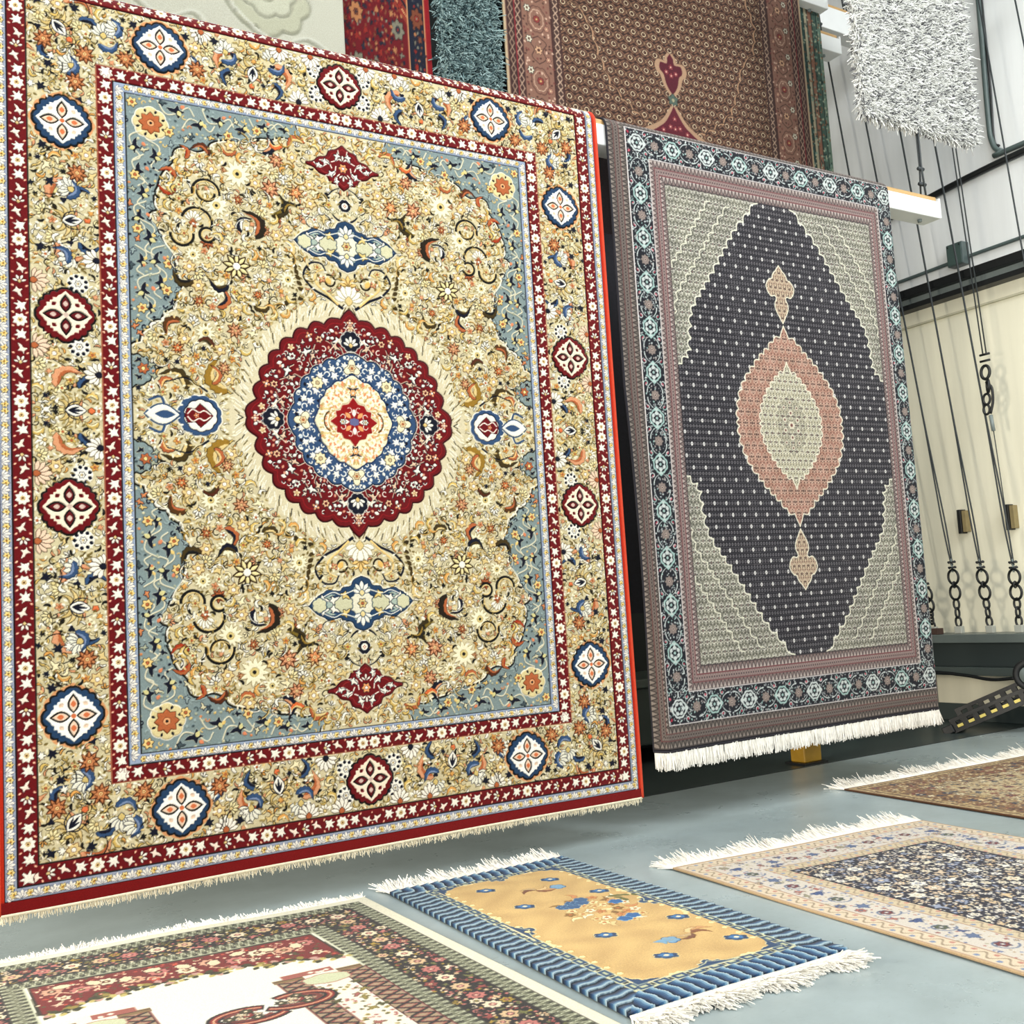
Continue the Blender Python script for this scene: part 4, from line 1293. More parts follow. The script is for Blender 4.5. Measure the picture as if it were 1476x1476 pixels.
def guardband(w, X, Y, a0, a1, b0, b1, base, tri, dark, ring, red, sep=None):
    """three thin stripes: triangles, rings, triangles; on both arms of a mitred frame"""
    for arm in (0, 1):
        m = ((X > a0) & (X < a1) & (Y < b1)) if arm == 0 else ((Y > b0) & (Y < b1) & (X < a1))
        T, S = (X, Y) if arm == 0 else (Y, X)
        lo, hi = (a0, a1) if arm == 0 else (b0, b1)
        if arm == 1:
            m &= (T - b0) / (b1 - b0) >= (S - a0) / (a1 - a0) - .0001 if True else m
        q = (T - lo) / (hi - lo)
        put(w, m, base)
        s = (S / .026) % 1.0
        tr = np.abs(s - .5) * 2
        for c0, c1 in ((.04, .33), (.68, .96)):
            k = (q - c0) / (c1 - c0)
            inn = m & (k > 0) & (k < 1)
            put(w, inn & (tr < k * .8), tri)
            put(w, inn & (np.abs(tr - k) < .16), dark)
        k = (q - .38) / .25
        inn = m & (k > 0) & (k < 1)
        s2 = ((S / .017) % 1.0 - .5)
        R = np.hypot(s2, (k - .5))
        put(w, inn & (R < .45), ring)
        put(w, inn & (R < .2), dark)
        for e in (.015, .355, .655, .985):
            put(w, m & (np.abs(q - e) < .022), red if e in (.355, .655) else dark)


def medallion_border(w, X, Y, a0, a1, b0, b1, ground, pale, mint, pinks, rng, step=.24):
    m = ((X > a0) & (X < a1) & (Y < b1)) | ((Y > b0) & (Y < b1) & (X < a1))
    put(w, m, ground)
    w.occ[:] = ~m
    am, bm = (a0 + a1) / 2, (b0 + b1) / 2
    hw = (a1 - a0) / 2
    spots = [(am, s, 0) for s in np.arange(0, b0 - .04, step)] + [(s, bm, 1) for s in np.arange(0.0, a0 - .02, step)] + [(am, bm, 2)]
    for x, y, o in spots:
        c_ = mint if o == 0 or int(round((x + y) / step)) % 2 else pale
        a = 0 if o == 0 else PI / 2
        w.shape(tf(lobes(hw * .62, 8, .12, (0, PI), .38, .3), x, y, a + PI / 2, 1) , c_, None)
        w.poly(tf(lobes(hw * .5, 8, .1), x, y, a, 1), ground)
        w.poly(tf(lobes(hw * .38, 6, .3), x, y, a, 1), pale)
        rosette(w, x, y, a, hw * .34, 6, ground, pale, mint, None, .001)
        for g in (-1, 1):
            for k in (-1, 1):
                dx, dy = (g * hw * .72, k * hw * .62)
                if o == 0: dx, dy = g * hw * .7, k * hw * .75
                w.poly(tf(lens(.35, 6, .8), x + dx * .9, y + dy, math.atan2(dy, dx), hw * .3), pinks[(k + g) % 2] if (k > 0) else pinks[1])
    half = [(am, s + step / 2, 0) for s in np.arange(0, b0 - .12, step)] + [(s + step / 2, bm, 1) for s in np.arange(0, a0 - .1, step)]
    for x, y, o in half:
        a = 0 if o == 0 else PI / 2
        rosette(w, x, y, 0, hw * .42, 8, rgb('8c7f78'), ground, rgb('b8a59a'), ground, .0015)
        for g in (-1, 1):
            for k in (-1, 1):
                ca, sa = math.cos(a), math.sin(a)
                P = arc(0, 0, hw * .72, .25, 1.35, 9, hw * .95) * (g, k)
                P = np.stack([P[:, 0] * 1, P[:, 1]], 1)
                P = tf(P, x, y, a, 1)
                w.line(P, .007, pale, .5, w1=.003)
                w.line(tf(arc(hw * .75, hw * .85, hw * .22, 0, 5, 9, hw * .1) * (g, k), x, y, a, 1), .005, (pale, mint)[(g + k) // 2 % 2])
                w.line(tf(arc(hw * .2, hw * 1.15, hw * .3, 1.8, 4.6, 9, hw * .16) * (g, k), x, y, a, 1), .0045, pale)
    n = 9000
    xs = rng.uniform(0, a1, n); ys = rng.uniform(0, b1, n)
    for i in range(n):
        s_ = .009 if i < 4500 else .006
        if w.free(xs[i], ys[i], s_ * .45, m):
            a = xs[i] * 900
            if i % 3:
                w.poly(tf(lens(.36, 5, 1), xs[i] - s_ * .5, ys[i], a, s_ * 1.5), (pale, rgb('8b8f90'), mint, rgb('a39a96'))[i % 4])
            else:
                w.line(arc(xs[i], ys[i], s_ * .7, a, a + 3.4, 6), .0034, pale)
    for e, f_ in ((a0, b0), (a1, b1)):
        k = ((np.abs(X - e) < .003) & (Y < f_)) | ((np.abs(Y - f_) < .003) & (X < e))
        put(w, k, rgb('cfc8c4'))


def rug_two():
    w = Weave(1.15, 1.683, 0.0017, rgb('6d625f'))
    rng = np.random.default_rng(8)
    X, Y = w.grid()
    INKB = rgb('22222e')
    # side fields
    fm = (X < .79) & (Y < 1.275)
    herati(w, fm, X, Y, rgb('7e7c70'), rgb('d6d2c4'), rgb('3f3f3c'), rgb('8a5a55'), .046, .058)
    blot = np.sin(X * 23 + 2 * np.sin(Y * 17)) * np.sin(Y * 19 + X * 11)
    w.c[fm] += (blot * 9)[fm][:, None] * (1, 1, .8)
    cont = [(.0, 1.285), (.13, 1.27), (.19, 1.2), (.245, 1.145), (.3, 1.09), (.34, 1.035), (.38, .98), (.415, .93), (.45, .88), (.49, .825), (.53, .77), (.565, .725), (.6, .68),
            (.64, .63), (.668, .575), (.68, .51), (.69, .445), (.695, .38), (.72, .335), (.765, .30), (.795, .255)]
    cs = scal(cont, 1, .024, 8)
    nv = np.vstack([cs, [(.795, 0), (0, 0)]])
    r = w.mask(nv)
    nm = np.zeros_like(fm); nm[r[1]] = r[0]; nm &= fm
    for off in (.115, .225):       # pale scallop lines echoing the edge of the dark field
        o2 = np.array([(x + off * .8, y + off * .62) for x, y in cont if y + off * .62 < 1.27 and x + off * .8 < .79])
        w.line(scal(o2, 1, .024, 8), .006, rgb('d9d6c2'), .3)
        w.line(scal(o2, 1, .012, 8) - (.004, .004), .003, rgb('44463f'), -.2)
    for off in (.115,):
        o2 = np.array([(.70 - .06 * math.sin(k), .10 + k * .03) for k in range(0, 1)])
    navyfield(w, nm, X, Y, rgb('1b1a21'), rgb('817d80'), rgb('28252c'), rgb('d8d5d0'))
    w.line(cs, .0075, rgb('dddac8'), .4)
    # medallion
    mc = [(0, .572), (.022, .53), (.035, .50), (.09, .47), (.13, .425), (.17, .395), (.21, .36), (.25, .32), (.285, .28), (.325, .235), (.355, .185), (.378, .13), (.392, .075), (.397, .02), (.397, -.03)]
    def blob(cc, col):
        s = scal(cc[:2], 1, .0, 4)
        s = np.vstack([cc[:2], scal(cc[2:], 1, .021, 8)])
        P = np.vstack([s, [(0, -.03)]])
        r = w.mask(P)
        k = np.zeros_like(fm); k[r[1]] = r[0]
        return s, k
    s1, k1 = blob(mc, None)
    herati(w, k1, X, Y, rgb('a57f70'), rgb('d2baa6'), rgb('51332f'), rgb('2f2226'), .05, .062)
    w.c[k1] += (np.sin(X * 37) * np.sin(Y * 31) * 8)[k1][:, None]
    w.line(s1, .0065, rgb('ddd8c4'), .4)
    ic = [(0, .362), (.018, .325), (.03, .30), (.07, .275), (.105, .24), (.14, .205), (.17, .165), (.2, .12), (.22, .07), (.228, .015), (.228, -.03)]
    s2, k2 = blob(ic, None)
    herati(w, k2, X, Y, rgb('b0aa94'), rgb('dcd8c4'), rgb('504a48'), rgb('8a4f4a'), .044, .05)
    w.line(s2, .0055, rgb('e4e0cc'), .4)
    jc = [(0, .20), (.015, .17), (.045, .15), (.075, .12), (.095, .08), (.108, .035), (.108, -.03)]
    s3, k3 = blob(jc, None)
    w.line(s3, .0045, rgb('d8d2bc'), .4)
    w.c[k3] *= .93
    for x, y, s_ in ((0, 0, .03), (0, .07, .022), (.05, .03, .02), (.05, .1, .016), (0, .13, .016)):
        rosette(w, x, y, .2, s_, 8, rgb('cfc9b4'), rgb('4a4448'), rgb('9a625a'), INKB, .002)
    # pendants
    pd = smooth([(0, .585), (.022, .62), (.048, .665), (.05, .70), (.035, .73), (.05, .745), (.075, .74), (.10, .765), (.108, .80), (.085, .835), (.06, .845), (.05, .87), (.025, .895), (0, .925)], 4)
    P = np.vstack([pd, [(0, .585)]])
    r = w.mask(P); k4 = np.zeros_like(fm); k4[r[1]] = r[0]
    herati(w, k4, X, Y, rgb('ab9480'), rgb('cfc0a6'), rgb('57463f'), rgb('6d3c3c'), .036, .044)
    w.line(pd, .0065, rgb('ddd8c4'), .4)
    # borders
    GB, GT, GD, GR, RD = rgb('82726e'), rgb('aea29b'), rgb('42383a'), rgb('9a8782'), rgb('78464a')
    guardband(w, X, Y, .79, .885, 1.275, 1.40, GB, GT, GD, GR, RD)
    guardband(w, X, Y, 1.03, 1.15, 1.555, 1.668, rgb('645b56'), rgb('8a8078'), rgb('332e2d'), rgb('7b706a'), rgb('6a4644'))
    medallion_border(w, X, Y, .885, 1.03, 1.40, 1.555, rgb('1d1f28'), rgb('c2c8c4'), rgb('9fb8b1'), (rgb('9a3346'), rgb('b8606c')), rng)
    put(w, Y > 1.669, rgb('15131a'))
    c, z = w.half()
    return mirror4(c, z * .3)
# ------------------------------------------------------------------ rugs on the back racks
def rug_brown():
    """half of the brown rug of small rings; x from its middle line, y is height"""
    w = Weave(1.284, 2.75, 0.0026, rgb('3f2b26'), 0, 1.9)
    X, Y = w.grid()
    rng = np.random.default_rng(3)
    u, v, c, r = lat(X, Y, .084, .062, 0, 0, .5)
    R = np.hypot(u, v * 1.08)
    pale, mid, dark = rgb('d9c5a8'), rgb('8e6e58'), rgb('2a1d1a')
    dia = np.abs(u) / .084 + np.abs(v) / .062
    w.c[(R > .0255) & (R < .0295)] = mid
    w.c[np.abs(dia - .62) < .05] = mid
    w.c[(R > .0125) & (R < .0185)] = pale
    w.c[R < .0125] = dark
    w.c[R < .0045] = rgb('8a5a44')
    u, v, c, r = lat(X, Y, .084, .062, .042, 0, .5)
    w.c[(np.hypot(u, v) < .007) & (np.hypot(u, v) > .003)] = rgb('b49a7c')
    for y0, s_ in ((3.52, 1), (2.9, -1)):
        pass
    # wavy outline of a large medallion
    P = [(.02, 2.95), (.16, 3.02), (.34, 3.10), (.52, 3.24), (.60, 3.42), (.66, 3.62), (.78, 3.74), (.82, 3.95), (.74, 4.15), (.60, 4.3), (.4, 4.45), (.1, 4.6)]
    Q = scal(P, .12, .022, 8)
    w.line(Q, .014, rgb('a98a70'), .4)
    w.line(Q + (.012, .008), .006, dark, -.2)
    # red drop shaped pendants with a teal knot between
    d = smooth([(0, 3.575), (.03, 3.54), (.04, 3.50), (.105, 3.50), (.115, 3.45), (.08, 3.42), (.06, 3.36), (.03, 3.315), (0, 3.29)], 4)
    w.poly(grow(d, .018), rgb('a98e76'), .3)
    w.poly(np.vstack([d, [(0, 3.3)]]) * (.82, 1), rgb('5e2230'), .2)
    d = smooth([(0, 3.21), (.04, 3.15), (.10, 3.08), (.18, 3.03), (.30, 2.95), (0, 2.90)], 4)
    w.poly(grow(d, .02), rgb('a98e76'), .3)
    w.poly(d * (.86, 1), rgb('652634'), .2)
    for x, y in ((0, 3.48), (0, 3.42), (.04, 3.44), (0, 3.12), (.04, 3.06), (.1, 3.03), (0, 3.05), (.15, 2.99), (.05, 2.98)):
        rosette(w, x, y, .3, .022, 6, rgb('8c444c'), rgb('4a161f'), rgb('d6b0a0'), None, .002)
    rosette(w, 0, 3.25, .4, .045, 6, rgb('5c6b62'), rgb('3a3a34'), rgb('9c9a80'), None, .003)
    # side bands
    GB, GT, GD = rgb('9b7a6c'), rgb('bda391'), rgb('3b2c2b')
    w.rect(.87, 1.9, 1.3, 4.7, rgb('8c6c5e'))
    m = (X > .87) & (X < .935)
    put(w, m, rgb('54403a'))
    for cx in (.902,):
        a = np.abs(((Y / .05) % 1) - .5) * 2
        put(w, m & (np.abs(np.abs(X - cx) / .022 - a) < .22), rgb('b8a08c'))
    for x in (.872, .933, .882, .923, .940, 1.155, 1.20, 1.258):
        put(w, np.abs(X - x) < .003, rgb('4a2f2b'))
    m = (X > 1.155) & (X < 1.262)
    put(w, m, rgb('4a3330'))
    a = np.abs(((Y / .055) % 1) - .5) * 2
    put(w, m & (np.abs(np.abs(X - 1.18) / .018 - a) < .25), rgb('a8917f'))
    put(w, m & (np.abs(X - 1.203) < .004), rgb('8a3038'))
    put(w, m & (np.abs(np.abs(X - 1.232) / .016 - a) < .25), rgb('96806f'))
    put(w, X > 1.265, rgb('b9a78c'))
    w.occ[:] = (X < .945) | (X > 1.15)
    k = 0
    for y in np.arange(1.95, 4.65, .20):
        k += 1
        x = 1.045
        if k % 2:
            w.line(tf(lobes(.062, 8, .1) * (1, 1.3), x, y, 0, 1), .007, rgb('6a4c42'), -.2, closed=True)
            w.line(tf(lobes(.045, 8, .1) * (1, 1.3), x, y, 0, 1), .004, rgb('d0b6a0'), .2, closed=True)
            rosette(w, x, y, 0, .026, 8, rgb('8c4440'), rgb('3a2422'), rgb('c7a878'), None, .002)
        else:
            for g in (-1, 1):
                w.line(tf(smooth([(0, -.09), (.05, -.05), (.03, 0), (.06, .05), (0, .09)], 4), x, y, 0, 1) if g > 0 else
                       tf(smooth([(0, -.09), (.05, -.05), (.03, 0), (.06, .05), (0, .09)], 4) * (-1, 1), x, y, 0, 1), .005, rgb('4f3630'), -.2)
            rosette(w, x, y, 0, .03, 6, rgb('c2a184'), rgb('33241f'), rgb('5d3a34'), None, .002)
        rosette(w, x + .065, y + .06, 0, .024, 6, rgb('d0cbb8'), rgb('25252a'), rgb('7a5c4a'), None, .003)
        rosette(w, x - .068, y - .05, 0, .02, 6, rgb('b08876'), rgb('4a2c2a'), rgb('d7c0a0'), None, .002)
    for i in range(1500):
        x, y = rng.uniform(.95, 1.145), rng.uniform(1.9, 4.65)
        if w.free(x, y, .008):
            w.poly(tf(lens(.35, 5, 1), x, y, x * 300, .02), (rgb('5d4038'), rgb('c7ab98'), rgb('7c4a44'))[i % 3])
    c, z = w.half()
    return mirror2(c, z * .2)


def rug_crimson():
    w = Weave(.78, 1.5, 0.0028, rgb('6c1520'), 0, 0)
    X, Y = w.grid()
    rng = np.random.default_rng(12)
    put(w, (X - .0) + (Y - .2) * 1.1 > 1.15, rgb('8a3c2e'))
    w.line([(0, 1.32), (.72, .66)], .012, rgb('1b1d2c'), -.3)
    w.line([(0, 1.29), (.70, .64)], .005, rgb('c9a57a'), .3)
    put(w, (X > .63) & (X < .735), rgb('1d2335'))
    for x in (.628, .738):
        put(w, np.abs(X - x) < .004, rgb('b98e68'))
    put(w, X > .742, rgb('8f1c26'))
    w.occ[:] = (X > .74)
    bases = (rgb('1d2335'), rgb('7c4a34'), rgb('7f7c6c'), rgb('8c3028'), rgb('2a3040'), rgb('a87a54'))
    for s_, n in ((.045, 60), (.028, 500), (.018, 2200), (.011, 7000)):
        for i in range(n):
            x, y = rng.uniform(0, .73), rng.uniform(0, 1.5)
            if .6 < x < .66 or not w.free(x, y, s_ * .7):
                continue
            a = rng.uniform(0, 6.3)
            if s_ > .03:
                rosette(w, x, y, a, s_, 7, bases[i % 6], rgb('2a1216'), bases[(i + 2) % 6], bases[(i + 1) % 6], .003)
            elif s_ > .015:
                (splitleaf if i % 2 else maple)(w, x, y, a, s_ * .8, bases[(i + 1) % 6], rgb('2a1216'))
            else:
                w.poly(tf(lens(.35, 5, 1), x, y, a, s_ * 1.6), bases[i % 6])
    c, z = w.half()
    return c, z * .3


def rug_sage():
    """plain cream rug with carved scrolls"""
    w = Weave(1.3, 1.5, 0.004, rgb('bab9ac'), 0, 0)
    lo, hi = rgb('a9ab88'), rgb('c4c4b8')
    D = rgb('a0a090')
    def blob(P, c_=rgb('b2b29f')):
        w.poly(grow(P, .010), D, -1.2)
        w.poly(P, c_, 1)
    blob(tf(lobes(.17, 9, .16), .93, .73, .2, 1))
    blob(tf(lobes(.11, 7, .2), .93, .75, .5, 1), rgb('b9b9a8'))
    blob(tf(lobes(.05, 5, .2), .92, .76, .5, 1))
    blob(tf(lobes(.12, 7, .2), 1.02, 1.15, .5, 1))
    for a in (2.4, 2.8, 3.2):
        blob(tf(lens(.25, 9, .9), .80, .78, a, .26))
    for a in (.2, 1.2, 4.4):
        blob(tf(lens(.25, 9, .9), .30, 1.0, a, .3))
    blob(tf(lobes(.14, 8, .2), .28, 1.02, .1, 1))
    for P in ([(.62, .98), (.70, .75), (.78, .6), (.95, .5), (1.1, .55), (1.22, .5)], [(.3, .6), (.45, .5), (.6, .55), (.7, .4), (.9, .35)], [(.0, .8), (.15, .7), (.2, .5), (.4, .3)], [(.5, 1.4), (.6, 1.2), (.8, 1.3), (1.2, 1.25)]):
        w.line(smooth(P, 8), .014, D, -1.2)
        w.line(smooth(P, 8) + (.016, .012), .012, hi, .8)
    c, z = w.half()
    return c, z


def rug_stripes():
    """border stripes of a teal rug, seen beside the brown one"""
    w = Weave(.32, 2.3, 0.004, rgb('3e6a5c'), 0, 0)
    X, Y = w.grid()
    rng = np.random.default_rng(5)
    cols = (rgb('8a8f8c'), rgb('9fb4ba'), rgb('405c58'), rgb('b9b098'), rgb('9a7460'), rgb('536b60'), rgb('768a7c'))
    e = [0, .05, .085, .14, .175, .225, .275, .33]
    for i, c_ in enumerate(cols):
        put(w, (X >= e[i]) & (X < e[i + 1]), c_)
        put(w, np.abs(X - e[i]) < .004, rgb('152a2c'))
    for i in range(1600):
        x, y = rng.uniform(0, .32), rng.uniform(0, 2.3)
        k = int(np.searchsorted(e, x))
        if abs(x - e[k]) > .01 and abs(x - e[k - 1]) > .01:
            w.poly(tf(lens(.4, 5, 1), x - .008, y, x * 800, .02), (rgb('b9bda4'), rgb('2a4844'), rgb('94684e'), rgb('86a292'))[i % 4])
    c, z = w.half()
    return c, z * .3
# ------------------------------------------------------------------ rugs on the floor; y runs away from the far edge
def rug_gold():
    """blue bordered gold rug, carved"""
    Wd, Ln = .782, 1.45
    w = Weave(Wd, Ln, 0.0014, rgb('2f5f92'))
    X, Y = w.grid()
    rng = np.random.default_rng(6)
    # border of slanting wave stripes, shaded from navy to sky blue by the dyer
    dx = np.minimum(X, Wd - X); dy = np.minimum(Y, Ln - Y)
    side = dx < dy
    d = np.minimum(dx, dy)
    S = np.where(side, Y + .12 * dx, X + .12 * dy)
    wob = .0035 * np.sin(d * 95)
    f = ((S + wob) / .041) % 1.0
    ramp = np.array([rgb('12202f'), rgb('182f49'), rgb('24466a'), rgb('3a6082'), rgb('6c90a8'), rgb('a9bcc4')], np.float32)
    idx = np.clip(f * 6, 0, 5.99).astype(int)
    m = d < .118
    w.c[m] = ramp[idx][m]
    w.z[m] = (f * 1.9 - 1.0)[m]
    # fret band
    m = (d >= .098) & (d < .135)
    w.c[m] = rgb('c8c9a8'); w.z[m] = 0
    fr = (S / .062) % 1.0
    g = (d - .098) / .037
    k = m & (g > .12) & (g < .88) & (fr > .08) & (fr < .8)
    w.c[k] = rgb('24476b')
    w.c[k & (np.abs(g - .5) < .16) & (fr > .25) & (fr < .62)] = rgb('b8bb9a')
    w.c[m & (fr > .84) & (g > .25) & (g < .75)] = rgb('3b3b3a')
    # gold field with notched corners
    fx, fy = .133, .135
    m = (X > fx) & (X < Wd - fx) & (Y > fy) & (Y < Ln - fy)
    n1 = np.sin(X * 31 + 2 * np.sin(Y * 17)) * np.sin(Y * 23 + X * 9)
    w.c[m] = (np.array(rgb('cbab72'), np.float32) + (n1 * 9)[..., None] * (1, 1, .8) + rng.normal(0, 3, X.shape)[..., None])[m]
    w.z[m] = .4
    # key-pattern brackets in the middle of the sides and at corners
    def bracket(x, y, a, s=1.0):
        w.shape(tf([(-.11, -.01), (-.05, .0), (-.045, .022), (-.02, .02), (-.015, .04), (0, .046), (.015, .04), (.02, .02), (.045, .022), (.05, .0), (.11, -.01)], x, y, a, s), rgb('24476b'), rgb('dfd5b0'), .005)
        w.line(tf([(-.06, .0), (-.02, .012), (0, .028), (.02, .012), (.06, .0)], x, y, a, s), .004, rgb('c8c9a8'), .5)
        for g_ in (-1, 1):
            w.shape(tf([(.125 * g_, -.005), (.145 * g_, .012), (.165 * g_, .005), (.18 * g_, .014), (.2 * g_, -.008)], x, y, a, s), rgb('ead9a5'), None)
    bracket(fx, Ln / 2, -PI / 2); bracket(Wd - fx, Ln / 2, PI / 2)
    bracket(Wd / 2, fy, 0, .8); bracket(Wd / 2, Ln - fy, PI, .8)
    for sx in (0, 1):
        for sy in (0, 1):
            cx_, cy_ = (fx if not sx else Wd - fx), (fy if not sy else Ln - fy)
            gx, gy = (1 - 2 * sx), (1 - 2 * sy)
            w.shape([(cx_ - .003 * gx, cy_ - .003 * gy), (cx_ + .075 * gx, cy_), (cx_ + .05 * gx, cy_ + .014 * gy), (cx_ + .026 * gx, cy_ + .016 * gy), (cx_ + .024 * gx, cy_ + .03 * gy), (cx_ + .01 * gx, cy_ + .04 * gy), (cx_, cy_ + .07 * gy)], rgb('24476b'), rgb('e0d6b0'), .004)
    for k in range(18):
        for x, y in ((fx + .012, .2 + k * .06), (Wd - fx - .012, .2 + k * .06)):
            w.shape(tf(lobes(.008, 5, .3), x, y, 0, 1), rgb('ead9a5'), rgb('b98c3d'), .0012)
    # small blue flowers
    for x, y in ((.272, .251), (.539, .268), (.585, .517), (.278, .509), (.595, .931), (.315, .922), (.60, 1.188), (.335, 1.185)):
        w.shape(tf(lobes(.026, 6, .3) * (1.15, .8), x, y, .5, 1), rgb('1e4066'), rgb('e3d3a0'), .003)
        w.shape(tf(lobes(.017, 5, .3) * (1.1, .8), x, y, .5, 1), rgb('3f77a8'), None)
        w.poly(tf(lens(.4, 6, 1), x - .01, y, .3, .02), rgb('e9dcb8'), 1)
    # cranes and the round floral crest
    for cx, cy, f_ in ((.42, .36, 1), (.52, 1.075, -1)):
        for i, (a, s_, c_) in enumerate(((0, .09, rgb('c99b6a')), (.5, .07, rgb('8c5c3c')), (-.5, .06, rgb('dcbf8c')), (2.8, .07, rgb('7a4f38')), (3.5, .06, rgb('c2a87e')))):
            w.shape(tf(sicke(.5, .16, 4), cx, cy, a, s_, f_), c_, rgb('8a6637'), .0016)
        w.shape(tf(lobes(.022, 5, .3), cx + f_ * .085, cy + .01, 0, 1), rgb('7ea3bd'), rgb('2c5685'), .003)
    w.shape(tf([(-.035, 0), (-.01, .01), (0, .03), (.01, .01), (.035, 0), (0, -.016)], .41, 1.08, .3, 1), rgb('7aa3c0'), rgb('b7a268'), .003)
    cx, cy = .46, .70
    for i in range(40):
        t = i * 2.4; r = .0165 * math.sqrt(i) * 1.25
        x, y = cx + r * math.cos(t) * .9, cy + r * math.sin(t) * 1.35
        c_ = (rgb('ead9a8'), rgb('c98f5e'), rgb('dcc38e'), rgb('8d6a3c'), rgb('f0e6c8'))[i % 5]
        if i % 3:
            rosette(w, x, y, t, .022, 5, c_, rgb('8c6c3a'), rgb('b9783f'), None, .0015)
        else:
            w.shape(tf(sicke(.6, .2, 4), x, y, t, .05), c_, rgb('8c6c3a'), .0015)
    for i in range(7):
        w.shape(tf(lobes(.02, 6, .3), .375 + .016 * i, .60 + .013 * (i % 3) - .006 * i, i, 1), rgb('3a6088'), rgb('8fadc0'), .002)
    for x, y in ((.46, .83), (.50, .82), (.55, .66)):
        w.shape(tf(lobes(.018, 5, .4), x, y, .3, 1), rgb('2f669c'), rgb('9abfd4'), .003)
    for i in range(8):
        w.shape(tf(lens(.3, 6, 1), .56 + .012 * i, .60 + .018 * (i % 4), .7 * i, .035), rgb('6b6a38'), None)
    c, z = w.half()
    return c, z


def scatter(w, m, rng, n, sizes, pal, lin, flower=.33):
    X0, Y0 = w.x0, w.y0
    for s_, cnt in sizes:
        for i in range(int(cnt * n)):
            x, y = X0 + rng.uniform(0, w.W * w.px), Y0 + rng.uniform(0, w.H * w.px)
            if not w.free(x, y, s_ * .5, m):
                continue
            a = rng.uniform(0, 6.3); c_ = pal[i % len(pal)]; l_ = lin[i % len(lin)]
            if s_ > .02:
                q = rng.uniform()
                if q < flower: rosette(w, x, y, a, s_ * .85, 6, c_, l_, pal[(i + 1) % len(pal)], pal[(i + 2) % len(pal)])
                elif q < .6: fan(w, x, y, a, s_, 5, c_, l_, pal[(i + 2) % len(pal)])
                else: splitleaf(w, x, y, a, s_, c_, l_)
            elif s_ > .011:
                if i % 3: w.line(arc(x, y, s_ * .8, a, a + 3.6, 8, s_ * .35), .004, c_, .5)
                else: maple(w, x, y, a, s_ * .8, c_, l_)
            else:
                w.poly(tf(lens(.38, 5, 1), x, y, a, s_ * 1.5), c_, .5)


